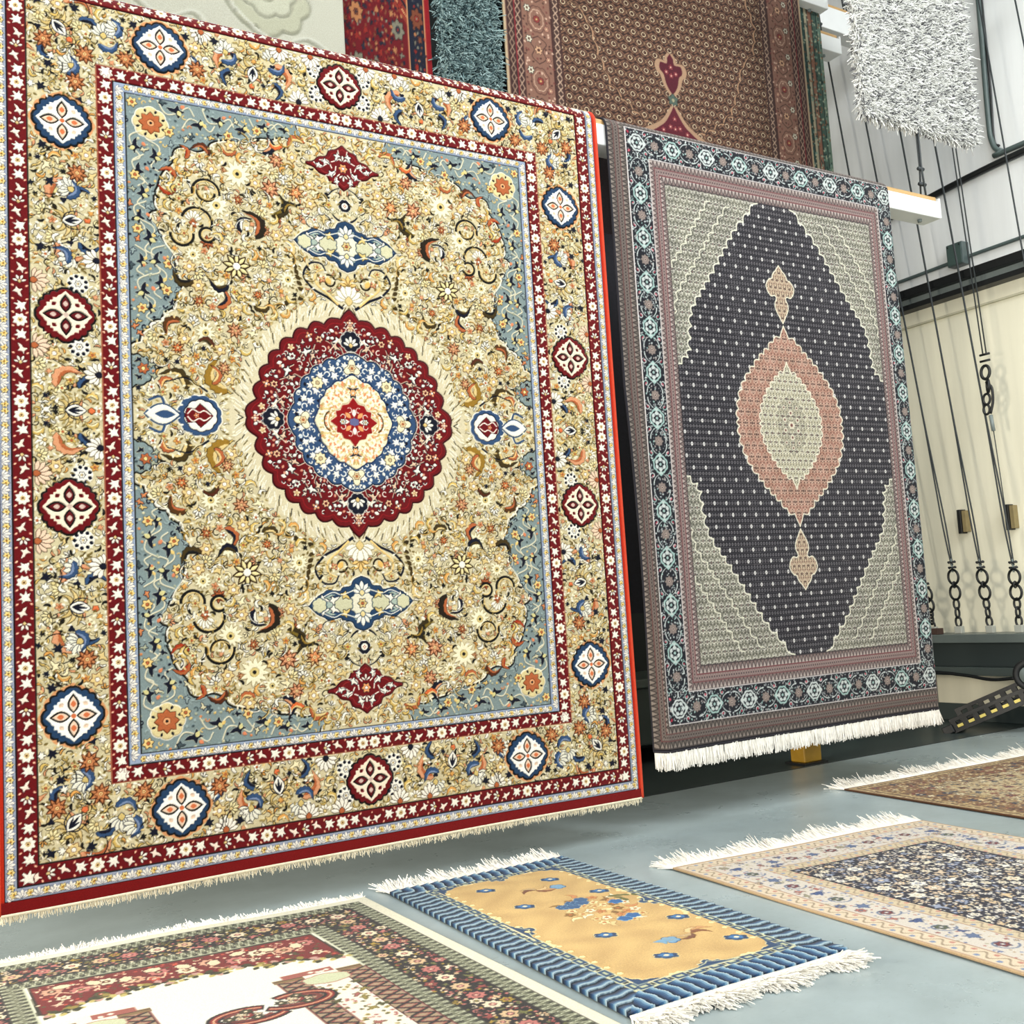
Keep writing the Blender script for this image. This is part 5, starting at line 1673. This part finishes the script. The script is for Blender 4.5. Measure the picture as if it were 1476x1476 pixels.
def rug_arch():
    """silk rug with a red scalloped arch over an ivory field"""
    Wd, Ln = 1.5, 1.9
    w = Weave(Wd, Ln, 0.002, rgb('e4e1d0'))
    X, Y = w.grid()
    rng = np.random.default_rng(16)
    dx, dy = np.minimum(X, Wd - X), np.minimum(Y, Ln - Y)
    d = np.minimum(dx, dy + .0)
    side = dx < dy
    S = np.where(side, Y, X)
    GREY, DK = rgb('8e9079'), rgb('2a2226')
    def ring(a, b, col):
        m = (d >= a) & (d < b); w.c[m] = col; return m
    for a, b in ((.045, .105), (.25, .315)):
        m = ring(a, b, GREY)
        q = (d - a) / (b - a)
        t = (S / .03) % 1
        w.c[m & (np.abs(np.abs(t - .5) * 2 - q) < .16)] = rgb('3e4034')
        w.c[m & (np.abs(np.abs(((S + .015) / .03) % 1 - .5) * 2 - q) < .12)] = rgb('d3d4c0')
        for e in (.03, .97):
            w.c[m & (np.abs(q - e) < .03)] = DK
    m = ring(.105, .25, DK)
    w.occ[:] = ~m
    pal = (rgb('d9c2a2'), rgb('c98d86'), rgb('e8dcc4'), rgb('8a8a5a'), rgb('b8a24e'), rgb('a8625c'))
    st = .085
    for s in np.arange(.18, Ln - .12, st):
        for x, y in ((.177, s), (Wd - .177, s)):
            rosette(w, x, y, s * 9, .030, 8, pal[int(s / st) % 3], rgb('141014'), rgb('c98d86'), rgb('e8dcc4'), .003)
    for s in np.arange(.30, Wd - .25, st):
        rosette(w, s, .177, s * 9, .030, 8, pal[int(s / st) % 3], rgb('141014'), rgb('c98d86'), rgb('e8dcc4'), .003)
    scatter(w, m, rng, 1, ((.026, 2500), (.017, 7000), (.010, 26000)), pal, (rgb('141014'),))
    inner = (d >= .315)
    w.c[inner] = rgb('ebe8dc')
    w.line([(.315, .315), (Wd - .315, .315), (Wd - .315, Ln - .315), (.315, Ln - .315)], .006, rgb('c9cbb8'), .4, False, True)
    # red arch spandrel: scalloped lower line dropping towards the sides
    top = .33
    low = []
    for i in range(0, 61):
        x = .33 + (Wd - .66) * i / 60
        u = abs(x - Wd / 2) / (Wd / 2 - .33)
        low.append((x, .47 + .11 * u ** 2 + .028 * abs(math.sin(u * 9.4))))
    P = [(.33, top), (Wd - .33, top)] + low[::-1]
    w.shape(P, rgb('8c1614'), rgb('3c3a22'), .012)
    rm = w.mask(P); mm = np.zeros_like(m); mm[rm[1]] = rm[0]
    w.occ[:] = ~mm
    for i in range(11):
        x = .38 + i * .074
        rosette(w, x, .40 + .03 * (i % 2), i, .034, 8, (rgb('d9b39c'), rgb('c98d86'), rgb('e8dcc4'))[i % 3], rgb('4c0d10'), rgb('8c6a3a'), rgb('e8dcc4'), .003)
    scatter(w, mm, rng, .6, ((.028, 1200), (.018, 3000), (.010, 9000)), (rgb('e5c7b2'), rgb('6b6a3a'), rgb('c96a52'), rgb('e8dcc4')), (rgb('4c0d10'),))
    for i in range(9):
        x = .41 + i * .085
        w.shape(tf(lobes(.017, 6, .25) * (1.3, .9), x, .37 + .02 * (i % 3), i, 1), rgb('e8d6bc'), rgb('4c0d10'), .003)
        w.line(tf(smooth([(-.03, .02), (-.01, -.015), (.02, .01), (.035, -.01)], 4), x, .44, i, 1), .005, rgb('e8d6bc'), .5)
    # leaf garland under the red
    for i, (x, y) in enumerate(low):
        w.poly(tf(lens(.35, 5, 1), x, y + .008, i * 1.3, .035), (rgb('55562e'), rgb('a79a58'), rgb('c9a9a0'))[i % 3], .6)
        w.poly(tf(lens(.35, 5, 1), x, y + .02, i * 2.1, .028), (rgb('c8bd84'), rgb('43451f'))[i % 2], .6)
    # columns each side, with lattice and a cartouche between
    for f in (-1, 1):
        cx = Wd / 2 + f * .16
        def bx(x0, x1, y0, y1, col): w.rect(min(Wd / 2 + f * x0, Wd / 2 + f * x1), y0, max(Wd / 2 + f * x0, Wd / 2 + f * x1), y1, col)
        for x0 in (.175, .36):
            bx(x0, min(x0 + .075, .43), .72, 1.5, rgb('b7a58c'))
            mcol = (np.abs(X - (Wd / 2 + f * (x0 + .0375))) < .0375) & (Y > .72) & (Y < 1.5)
            a = np.abs(((Y / .04) % 1) - .5) * 2
            q = np.abs(X - (Wd / 2 + f * (x0 + .0375))) / .0375
            w.c[mcol & (np.abs(q - a) < .2)] = DK
            w.c[mcol & (np.abs(q - a + .35) < .1)] = rgb('a8625c')
            for e in (x0, x0 + .075):
                w.line([(Wd / 2 + f * e, .72), (Wd / 2 + f * e, 1.5)], .005, rgb('7a3a34'))
            bx(x0 - .01, min(x0 + .087, .43), .695, .722, rgb('9a8360'))
            bx(x0 - .01, min(x0 + .087, .43), .70, .705, rgb('4a2c22'))
        bx(.255, .355, .66, 1.5, rgb('efe6d8'))
        w.shape(tf(lobes(.058, 6, .1) * (1.1, .62), Wd / 2 + f * .305, .755, 0, 1), rgb('cfd2b8'), rgb('b07a70'), .004)
        w.rect(min(Wd / 2 + f * .2, Wd / 2 + f * .315), .665, max(Wd / 2 + f * .2, Wd / 2 + f * .35), .70, rgb('b0756a'))
        for i in range(5):
            w.poly(tf(lens(.4, 5, 1), Wd / 2 + f * (.275 + i * .022), .682, i, .02), rgb('efe6d8'))
        pm = (np.abs(X - (Wd / 2 + f * .305)) < .07) & (Y > .80) & (Y < 1.5)
        w.occ[:] = ~pm
        scatter(w, pm, rng, .6, ((.022, 1500), (.010, 14000)), (rgb('6b6a3a'), rgb('c9a9a0'), rgb('a79a58'), rgb('b57a74')), (rgb('43451f'),))
    # two large curled palms in the ivory field
    for cx, cy, f in ((.93, .87, 1), (.78, .91, -1)):
        for r, c_, wd in ((.085, rgb('1c181c'), .036), (.085, rgb('9c2a22'), .020), (.085, rgb('d8b89a'), .006), (.055, rgb('8c4a40'), .014), (.03, rgb('55562e'), .012)):
            P = arc(0, 0, r, 2.6, -2.2, 26, r * .75) * (1.2, .7)
            w.line(tf(P, cx, cy, 0, 1, f) if f > 0 else tf(P * (-1, 1), cx, cy), wd, c_, .4)
        for i in range(9):
            t = i * .6
            rosette(w, cx + .05 * math.cos(t) * (i % 3) / 2, cy + .03 * math.sin(t) * (i % 3) / 2, t, .018, 6, (rgb('a83a34'), rgb('d3c3a8'), rgb('5c5b34'))[i % 3], DK, rgb('e8dcc4'), None, .002)
    c, z = w.half()
    return c, z * .4


def rug_navy():
    Wd, Ln = 1.33, 2.1
    w = Weave(Wd, Ln, 0.002, rgb('d8cdb9'))
    X, Y = w.grid()
    rng = np.random.default_rng(21)
    d = np.minimum(np.minimum(X, Wd - X), np.minimum(Y, Ln - Y))
    S = np.where(np.minimum(X, Wd - X) < np.minimum(Y, Ln - Y), Y, X)
    for a, b, c_ in ((0, .012, rgb('c8b293')), (.012, .085, rgb('dccfba')), (.085, .235, rgb('d6d0c6')), (.235, .30, rgb('d3c6ac'))):
        w.c[(d >= a) & (d < b)] = c_
    for e in (.085, .235, .012):
        w.c[np.abs(d - e) < .0025] = rgb('b59a86')
    for lo, hi, p in ((.02, .08, .07), (.24, .298, .06)):
        q = (d - lo) / (hi - lo)
        m = (q > 0) & (q < 1)
        t = S / p
        w.c[m & (np.abs(q - .5 - .3 * np.sin(t * 2 * PI)) < .07)] = rgb('a99a86')
        w.c[m & (np.hypot((t % 1 - .25), (q - .2) * .8) < .12)] = rgb('93a0b8')
        w.c[m & (np.hypot((t % 1 - .75), (q - .8) * .8) < .12)] = rgb('c9998a')
    m = (d > .09) & (d < .232)
    w.occ[:] = ~m
    st = .2
    i = 0
    for s in np.arange(.16, Ln, st):
        for x in (.16, Wd - .16):
            (maple if i % 2 else fan)(w, x, s, 1.5, .036, *((rgb('7686a2'), rgb('2f3f66')) if i % 2 else (5, rgb('5d74a0'), rgb('26345c'))))
            w.line(arc(x, s + .1, .045, .4, 5.2, 14, .02), .006, rgb('7d89a0'))
            rosette(w, x, s + .1, 0, .024, 6, rgb('8c4a4a') if i % 2 else rgb('6e7458'), rgb('2f3f66'), rgb('e2dbd0'), None, .002)
        i += 1
    for s in np.arange(.34, Wd - .2, st):
        maple(w, s, .16, .3, .034, rgb('6c7c9c'), rgb('26345c'))
        rosette(w, s + .1, .16, 0, .026, 6, rgb('8c5a52'), rgb('2f3f66'), rgb('e2dbd0'), None, .002)
    scatter(w, m, rng, .75, ((.024, 900), (.013, 3000), (.008, 7000)), (rgb('b9a58c'), rgb('8d97b4'), rgb('cbb9a0'), rgb('b87f74'), rgb('5f6f98'), rgb('a8a48a')), (rgb('6d6a70'),))
    m = d >= .30
    w.c[m] = rgb('131a3c')
    w.occ[:] = ~m
    for k in range(26):
        x, y = rng.uniform(.36, Wd - .36), rng.uniform(.36, Ln - .36)
        w.line(arc(x, y, rng.uniform(.05, .09), k, k + 4.4, 18, .02), .006, rgb('cfc6b0'), .5, False)
    scatter(w, m, rng, 1, ((.04, 200), (.026, 2200), (.018, 5000), (.009, 24000)), (rgb('e3dcc8'), rgb('d8c4a4'), rgb('eee9dc'), rgb('a8b0c0'), rgb('d8c7b0'), rgb('e6e0d2')), (rgb('131a3c'),), .5)
    w.line([(.30, .30), (Wd - .30, .30), (Wd - .30, Ln - .30), (.30, Ln - .30)], .007, rgb('131a3c'), -.3, False, True)
    c, z = w.half()
    return c, z * .3


def rug_tan():
    Wd, Ln = 1.75, 2.4
    w = Weave(Wd, Ln, 0.0032, rgb('a58a66'))
    X, Y = w.grid()
    rng = np.random.default_rng(31)
    d = np.minimum(np.minimum(X, Wd - X), np.minimum(Y, Ln - Y))
    for a, b, c_ in ((0, .015, rgb('6d4d33')), (.015, .09, rgb('b39b72')), (.09, .26, rgb('8c6a48')), (.26, .33, rgb('b8a27c'))):
        w.c[(d >= a) & (d < b)] = c_
    w.c[d >= .33] = rgb('bfae8c')
    for e in (.09, .26, .33, .05, .295):
        w.c[np.abs(d - e) < .004] = rgb('4a3526')
    pal = (rgb('d9c8a0'), rgb('5c3c2a'), rgb('c9b080'), rgb('8c4a3a'), rgb('34405a'), rgb('e2d6b8'))
    w.occ[:] = d < .09
    scatter(w, None, rng, 1, ((.035, 1400), (.02, 4000), (.011, 14000)), pal, (rgb('3a281e'),))
    w.occ[:] = (d > .09) | (d < .015)
    scatter(w, None, rng, 1, ((.011, 9000),), (rgb('5c3c2a'), rgb('d9c8a0')), (rgb('3a281e'),))
    c, z = w.half()
    return c, z * .3
# ------------------------------------------------------------------ beams
WHITE = mat('white_painted_beam', (226, 228, 226), .45, noise=.04, nscale=6)
TANW = mat('tan_plank', (186, 150, 98), .6, noise=.18, nscale=9, stretch=(1, 12, 12))


def beam(x0, x1, y0, y1, z0, z1, label, plank=.028, ropes=()):
    b = thing('rug_beam', (x0, (y0 + y1) / 2, z0), label, 'beam', None)
    w = (y1 - y0) / 2
    MB().box(0, -w, 0, x1 - x0, w, z1 - z0 - plank).build('beam_body', WHITE, b, bevel=.006)
    MB().box(.0, -w + .01, z1 - z0 - plank + .0005, x1 - x0 - .02, w - .01, z1 - z0).build('top_plank', TANW, b, bevel=.003)
    MB().box(x1 - x0, -w + .004, .006, x1 - x0 + .014, w - .004, z1 - z0 - .004).build('end_cap', WHITE, b, bevel=.003)
    MB().tube([(x1 - x0 - .12, 0, -.016), (x1 - x0 - .12, 0, .001)], .014, 10).build('bolt', GRY, b, True)
    for i, rx in enumerate(ropes):
        m = MB()
        for s in (-1, 1):
            m.tube([(rx - x0, s * .02, z1 - z0 + .0), (rx - x0, s * .006, .35), (rx - x0 + .02, s * .004, ZC - z0 - .01)], .006, 6)
        m.tube([(rx - x0 - .03, 0, z1 - z0 + .10), (rx - x0 + .03, 0, z1 - z0 + .10)], .012, 6)
        m.tube([(rx - x0 - .025, 0, z1 - z0 + .2), (rx - x0 + .025, 0, z1 - z0 + .2)], .012, 6)
        m.build('hanger_rope', ROPE, b, True)
    return b


beam(-.3, 5.74, 4.016, 4.15, 3.325, 3.462, 'white beam with tan plank on top carrying the large cream rug and dark rug', ropes=(5.68, .1))
beam(.4, 5.98, 4.93, 5.06, 5.25, 5.42, 'white beam high at the back carrying the brown and red rugs', ropes=(.6, 5.9))
beam(.4, 6.44, 5.22, 5.36, 5.16, 5.31, 'white beam whose square end shows beside the green striped rug', ropes=(.6, 6.3))
beam(3.0, 7.05, 5.42, 5.56, 5.50, 5.72, 'white beam running behind the shaggy white rug, just under the picture top', ropes=(3.2, 6.9))
beam(.9, 6.9, 4.116, 4.24, 5.28, 5.42, 'white beam above the picture carrying the shaggy white rug', ropes=(1.1, 6.8))


def drape(x_of, cz, kz, y0, ztop, rad, wav=0.0, curl=None, shear=(0, 0)):
    """surface of a rug going up the front of a beam, over it and down behind. takes u (metres across) and v (metres up)"""
    def f(u, v):
        x = x_of(u) + shear[1] * v
        z = cz + kz * v + shear[0] * u
        over = np.maximum(z - (ztop - rad), 0)
        th = np.minimum(over / rad, PI)
        down = np.maximum(over - PI * rad, 0)
        zz_ = np.where(over > 0, ztop - rad + rad * np.sin(th) - down, z)
        yy = y0 + np.where(over > 0, rad - rad * np.cos(th), 0)
        ny = np.where(over > 0, -np.cos(th), -1.0); nz = np.where(over > 0, np.sin(th), 0.0)
        hang = np.clip((ztop - z) / 3.0, 0, 1) * (over <= 0)
        yy = yy + wav * hang * (np.sin(u * 2.3 + 1.0) + .5 * np.sin(u * 5.1 + v)) - .01 * hang
        P = np.stack([x, yy, zz_], -1)
        N = np.stack([np.zeros_like(x), ny, nz], -1)
        if curl is not None:
            P, N = curl(u, v, P, N)
        return P, N
    return f


def hanging(name, label, cat, c, z, u0, u1, v0, v1, f, relief, thick, flap, backm, loc, group=None, dye=1.25):
    t = thing(name, loc, label, cat, group)
    L = np.array(loc)

    def pos(U, V):
        P, N = f(u0 + (u1 - u0) * U, v0 + (v1 - v0) * V)
        return P - L, N
    sheet('pile', c, z, pos, PILE, t, relief, thick, dye)
    nv = 90
    plainsheet('backing', 24, nv, pos, thick * .98, backm, t, 0, 1)
    if flap:
        e = flap / (v1 - v0)
        plainsheet('folded_back_end', 24, 26, pos, 0, backm, t, 1.0, 1.0 + e)
    return t, pos


def hang_fringe(t, pos, n, length, width, m, rng, v=0.0, dens=1, curl=.12, lift=0.0, name='fringe', jit=.15, droop=0.0):
    U = np.sort(rng.uniform(0.001, .999, n))
    P, N = pos(U, np.full(n, v))
    D = np.tile((0, 0, -1.0), (n, 1)) + rng.normal(size=(n, 3)) * (.10, .08, .02)
    D /= np.linalg.norm(D, axis=1)[:, None]
    L = length * rng.uniform(1 - jit * 2, 1 + jit, n)
    o = strands(name, P + N * -.004 + rng.normal(size=(n, 3)) * (0, .002, .001), D, L, width, m, t, 3, (0, 0, 0), 0, None, rng, curl, .6)
    o['kind'] = 'stuff'
    return o


def edge_cord(t, pos, U, r, m, name, v0=0.0, v1=1.0, n=140, inset=.004):
    V = np.linspace(v0, v1, n)
    P, N = pos(np.full(n, U), V)
    return MB().tube(P - N * inset, r, 8).build(name, m, t, True)


def edge_row(t, pos, V, r, m, name, n=140, inset=.004):
    U = np.linspace(0, 1, n)
    P, N = pos(U, np.full(n, V))
    return MB().tube(P - N * inset, r, 8).build(name, m, t, True)


# ------------------------------------------------------------------ the large cream rug
rng = np.random.default_rng(2)
c, z = rug_one()
f = drape(lambda u: 1.7291 + .9687 * u, 1.8749, .9523, 4.0, 3.500, .075, .008, None, (.0017, .0043))
t, pos = hanging('hanging_rug', 'huge cream carved rug with dark red round medallion, hung at left', 'rug', c, z, -1.386, 1.386, -1.792, 1.792, f, .006, .012, .55, BACK, (1.73, 4.0, .2), None, 1.42)
SELV = mat('orange_red_binding', (196, 58, 24), .85, noise=.1, nscale=90)
for U in (0, 1):
    edge_cord(t, pos, U, .009, SELV, 'side_binding')['label'] = 'orange-red bound side edge'
edge_row(t, pos, 0, .007, FRINGE_C, 'kilim_end')
hang_fringe(t, pos, 1500, .024, .0020, FRINGE_C, rng, 0, curl=.16)

# ------------------------------------------------------------------ the dark fine rug
c, z = rug_two()


def curl2(u, v, P, N):
    k = np.clip((u - 1.0) / .15, 0, 1)
    P[..., 0] -= k * .10 * (u > 1.0)
    P[..., 1] += k * k * .09
    q = np.clip((-u - 1.03) / .12, 0, 1) * np.clip(-v / 1.5 + .1, 0, 1)
    P[..., 0] += q * .075
    P[..., 1] += q * q * .08
    N = N.copy()
    N[..., 0] += k * .7 - q * .7
    return P, N


f = drape(lambda u: 4.2572 + .969 * u, 1.9603, .9524, 4.0, 3.488, .072, .010, curl2, (.0017, .0043))
t, pos = hanging('hanging_rug', 'dark navy fine rug with pointed salmon medallion and white fringe, hung at right', 'rug', c, z, -1.15, 1.15, -1.683, 1.683, f, .002, .008, .6, BACKD, (4.26, 4.0, .3), None, 1.15)
DKC = mat('black_binding', (24, 22, 30), .9, noise=.1, nscale=90)
for U in (0, 1):
    edge_cord(t, pos, U, .006, DKC, 'side_binding')
edge_row(t, pos, 0, .007, DKC, 'end_binding')
hang_fringe(t, pos, 1700, .084, .0036, FRINGE, rng, 0, curl=.035, jit=.08)

# ------------------------------------------------------------------ rugs on the back beam
c, z = rug_brown()
f = drape(lambda u: 4.4074 + .9689 * u, 3.2948 + EYE - 3.4 * .9523, .9523, 4.9, 5.455, .08, .006)
# v here is the rug's own height scale, measured from the floor of the old survey
t, pos = hanging('hanging_rug', 'brown rug of small cream rings with two red drop pendants, high at the back', 'rug', c[144:], z[144:], -1.284, 1.284, 2.649, 4.65, f, .001, .008, .4, BACKD, (4.41, 4.9, 3.65))
hang_fringe(t, pos, 500, .06, .003, FRINGE_C, rng, 0)
BLKR = mat('gap_fill_black', (20, 20, 28), .95, noise=.3, nscale=60)
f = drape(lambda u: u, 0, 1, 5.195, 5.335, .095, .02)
t = thing('hanging_rug', (4.2, 5.2, 1.0), 'plain black rug added to fill the dark gap between the cream and navy rugs', 'rug')  # added so that the gap between the two front rugs stays black
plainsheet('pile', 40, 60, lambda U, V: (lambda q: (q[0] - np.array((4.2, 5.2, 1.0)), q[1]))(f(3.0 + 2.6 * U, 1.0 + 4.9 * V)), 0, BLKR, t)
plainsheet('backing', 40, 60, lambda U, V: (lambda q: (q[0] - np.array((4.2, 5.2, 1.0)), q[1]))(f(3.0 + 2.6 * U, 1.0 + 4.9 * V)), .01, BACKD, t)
c, z = rug_crimson()
f = drape(lambda u: u, 0, 1, 4.93, 5.44, .07, .004)
t, pos = hanging('hanging_rug', 'crimson rug with navy and orange flowers and a navy side border, at the back', 'rug', c[:, 37:], z[:, 37:], 2.165, 2.698, 3.3, 5.47, f, .001, .008, .4, BACKD, (2.3, 4.93, 3.3))
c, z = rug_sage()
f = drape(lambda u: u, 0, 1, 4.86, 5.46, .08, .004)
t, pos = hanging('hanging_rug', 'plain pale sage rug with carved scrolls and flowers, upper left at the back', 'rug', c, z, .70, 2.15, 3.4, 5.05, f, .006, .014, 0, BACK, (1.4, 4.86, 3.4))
t['label'] = 'plain pale sage rug with carved scrolls and flowers, upper left at the back'
plainsheet('folded_back_end', 20, 30, pos, 0, mat('sage_wool', (198, 198, 169), .95, noise=.1, nscale=200), t, 1.0, 1.55)
c, z = rug_stripes()
f = drape(lambda u: u, 0, 1, 5.00, 5.445, .05, .002)
t, pos = hanging('hanging_rug', 'green and teal striped rug edge showing just right of the brown ring rug', 'rug', c, z, 5.665, 5.965, 3.3, 5.44, f, .001, .008, .3, BACKD, (5.7, 5.0, 3.3))


def shag(label, x0, x1, z0, z1, y, n, ln, wd, pal, seed, loc, slant=0.0, top=None):
    rg = np.random.default_rng(seed)
    t = thing('shaggy_rug', loc, label, 'rug')
    L = np.array(loc)
    W, H = x1 - x0, z1 - z0
    dark = mat('shag_ground_%d' % seed, pal[-1], .95, noise=.2, nscale=80)
    zb = lambda x: z0 + slant * (x - x0)
    V = []
    m = MB()
    nx = 12
    for i in range(nx):
        a, b = x0 + W * i / nx, x0 + W * (i + 1) / nx
        m.add([np.array(p) - L for p in ((a, y, zb(a)), (b, y, zb(b)), (b, y, z1), (a, y, z1), (a, y + .02, zb(a)), (b, y + .02, zb(b)), (b, y + .02, z1), (a, y + .02, z1))],
              [(0, 1, 2, 3), (4, 7, 6, 5), (0, 4, 5, 1), (3, 2, 6, 7), (0, 3, 7, 4), (1, 5, 6, 2)])
    m.box(x0 - L[0], y - L[1], z1 - L[2], x1 - L[0], y + .16 - L[1], z1 + .02 - L[2])
    m.box(x0 - L[0], y + .14 - L[1], z1 - .35 - L[2], x1 - L[0], y + .16 - L[1], z1 - L[2])
    m.build('backing', dark, t)
    u, v = rg.uniform(0, 1, n), rg.uniform(0, 1, n)
    x = x0 + W * u
    zq = zb(x) + (z1 - zb(x)) * v
    B = np.stack([x, np.full(n, y), zq], 1)
    D = np.stack([rg.normal(size=n) * .55, -np.ones(n) * .75, -.45 + rg.normal(size=n) * .5], 1)
    k = n // 12    # threads of the lower and side edges point outwards
    xe = x0 + W * rg.uniform(0, 1, k)
    B2 = np.stack([xe, y + rg.uniform(0, .02, k), zb(xe)], 1)
    D2 = np.stack([rg.normal(size=k) * .5, -.3 + rg.normal(size=k) * .4, -np.ones(k)], 1)
    s = rg.choice((-1, 1), k)
    xs = np.where(s < 0, x0, x1)
    B3 = np.stack([xs, y + rg.uniform(0, .02, k), zb(xs) + (z1 - zb(xs)) * rg.uniform(0, 1, k)], 1)
    D3 = np.stack([s * (.5 + rg.uniform(0, .4, k)), -.5 + rg.normal(size=k) * .4, -.5 + rg.normal(size=k) * .4], 1)
    B, D = np.vstack([B, B2, B3]), np.vstack([D, D2, D3])
    D /= np.linalg.norm(D, axis=1)[:, None]
    nn = len(B)
    col = np.array(pal, float)[rg.choice(len(pal), nn, p=[.35, .27, .20, .18] if len(pal) == 4 else None)] * rg.uniform(.93, 1.05, nn)[:, None]
    o = strands('pile', B - L, D, ln * rg.uniform(.6, 1.2, nn), wd, mat('shag_pile', attr=True, rough=.9, spec=.2, noise=.08, nscale=120), t, 2, (0, 0, -1), .35, col, rg, .6, .7)
    o['kind'] = 'stuff'
    return t


shag('shaggy off-white rug flecked with grey hanging alone at upper right', 5.20, 6.26, 3.965, 5.43, 4.09, 62000, .030, .0044, [(240, 240, 235), (228, 228, 223), (204, 204, 200), (104, 104, 107)], 7, (5.7, 4.09, 3.95), 0.0)
shag('teal grey shaggy rug hanging at the back between crimson and brown rugs', 2.745, 3.11, 3.6, 5.43, 4.90, 22000, .028, .0044, [(158, 180, 178), (130, 152, 152), (94, 118, 120), (38, 54, 58)], 9, (2.95, 4.9, 3.6))


# ------------------------------------------------------------------ rugs on the floor
def floor_rug(label, cz, TL, ang, shear, Wd, Ln, kx, ky, relief, thick, fm, flen, nf, seed, name='floor_rug', far=True, near=True, curl=.5, fw=.003, dye=1.25):
    """TL: far left corner; ang: direction of the far edge; y of the pattern runs towards the viewer"""
    c, z = cz
    rg = np.random.default_rng(seed)
    a = math.radians(ang)
    e = np.array((math.cos(a), math.sin(a), 0)); n = np.array((math.sin(a), -math.cos(a), 0))
    n2 = n + e * shear
    loc = np.array((TL[0], TL[1], 0.0)) + e * Wd * kx / 2 + n2 * Ln * ky / 2
    t = thing(name, tuple(loc), label, 'rug')

    def pos(U, V):
        u, v = U * Wd * kx, V * Ln * ky
        P = np.array((TL[0], TL[1], 0.0)) + e * u[..., None] + n2 * v[..., None] - loc
        lift = .0025 * (np.sin(u * 7 + seed) * np.sin(v * 5.3 + seed) + 1)
        P[..., 2] += thick + .001 + lift
        N = np.zeros_like(P); N[..., 2] = 1
        return P, N
    # rows of the pattern run away from the far edge, so mirror the winding
    cc, zz2 = c[:, ::-1], z[:, ::-1]
    sheet('pile', cc, zz2, lambda U, V: pos(1 - U, V), PILE, t, relief, thick, dye)
    plainsheet('backing', 10, 10, lambda U, V: pos(1 - U, V), thick - .0015, BACK, t)
    for v, sgn, ok in ((0, -1, far), (1, 1, near)):
        if not ok:
            continue
        U = np.sort(rg.uniform(0, 1, nf))
        P, N = pos(U, np.full(nf, float(v)))
        D = np.tile(n2 * sgn, (nf, 1)) + rg.normal(size=(nf, 3)) * (.16, .16, .05) + np.array((0, 0, .04)) + e * (np.sin(U * 60 + seed) * .18 + np.sin(U * 17) * .12)[:, None]
        D /= np.linalg.norm(D, axis=1)[:, None]
        P = P.copy(); P[:, 2] -= thick * .6
        L = flen * rg.uniform(.7, 1.15, nf) * (1 + .15 * np.sin(U * 23))
        o = strands('fringe', P, D, L, fw, fm, t, 3, (0, 0, -1), .06, None, rg, .14, .6)
        # keep the threads on the floor
        me = o.data; co = np.empty(len(me.vertices) * 3, np.float32); me.vertices.foreach_get('co', co)
        co = co.reshape(-1, 3); co[:, 2] = np.maximum(co[:, 2], .0015 + rg.uniform(0, .006, len(co))); me.vertices.foreach_set('co', co.ravel())
        o['kind'] = 'stuff'
    return t, pos, e, n2


t, pos, e, n = floor_rug('gold rug with wavy blue border and tiny blue flowers lying on the floor', rug_gold(), (1.733, 3.882), -1.15, -.012, .782, 1.45, .80 / .782, 1.58 / 1.45, .0035, .014, FRINGE, .085, 3000, 3, dye=1.12)
t, pos, e, n = floor_rug('ivory bordered rug with navy flowered field lying on the floor at right', rug_navy(), (2.74, 3.397), -5.77, .05, 1.33, 2.1, 1.354 / 1.33, 1.08, .001, .007, FRINGE, .095, 4200, 4, dye=1.4)
t, pos, e, n = floor_rug('ivory silk rug with red scalloped arch and dark flowered border, on floor at left', rug_arch(), (.09, 4.047), -5.46, .095, 1.5, 1.9, 1.035, 1.08, .001, .007, FRINGE, .045, 4000, 5, dye=1.5)
t, pos, e, n = floor_rug('tan and brown densely patterned rug on the floor at the far right', rug_tan(), (4.461, 4.042), -3.1, 0.0, 1.75, 2.4, 1.0, 1.0, .001, .007, FRINGE, .10, 4200, 6)
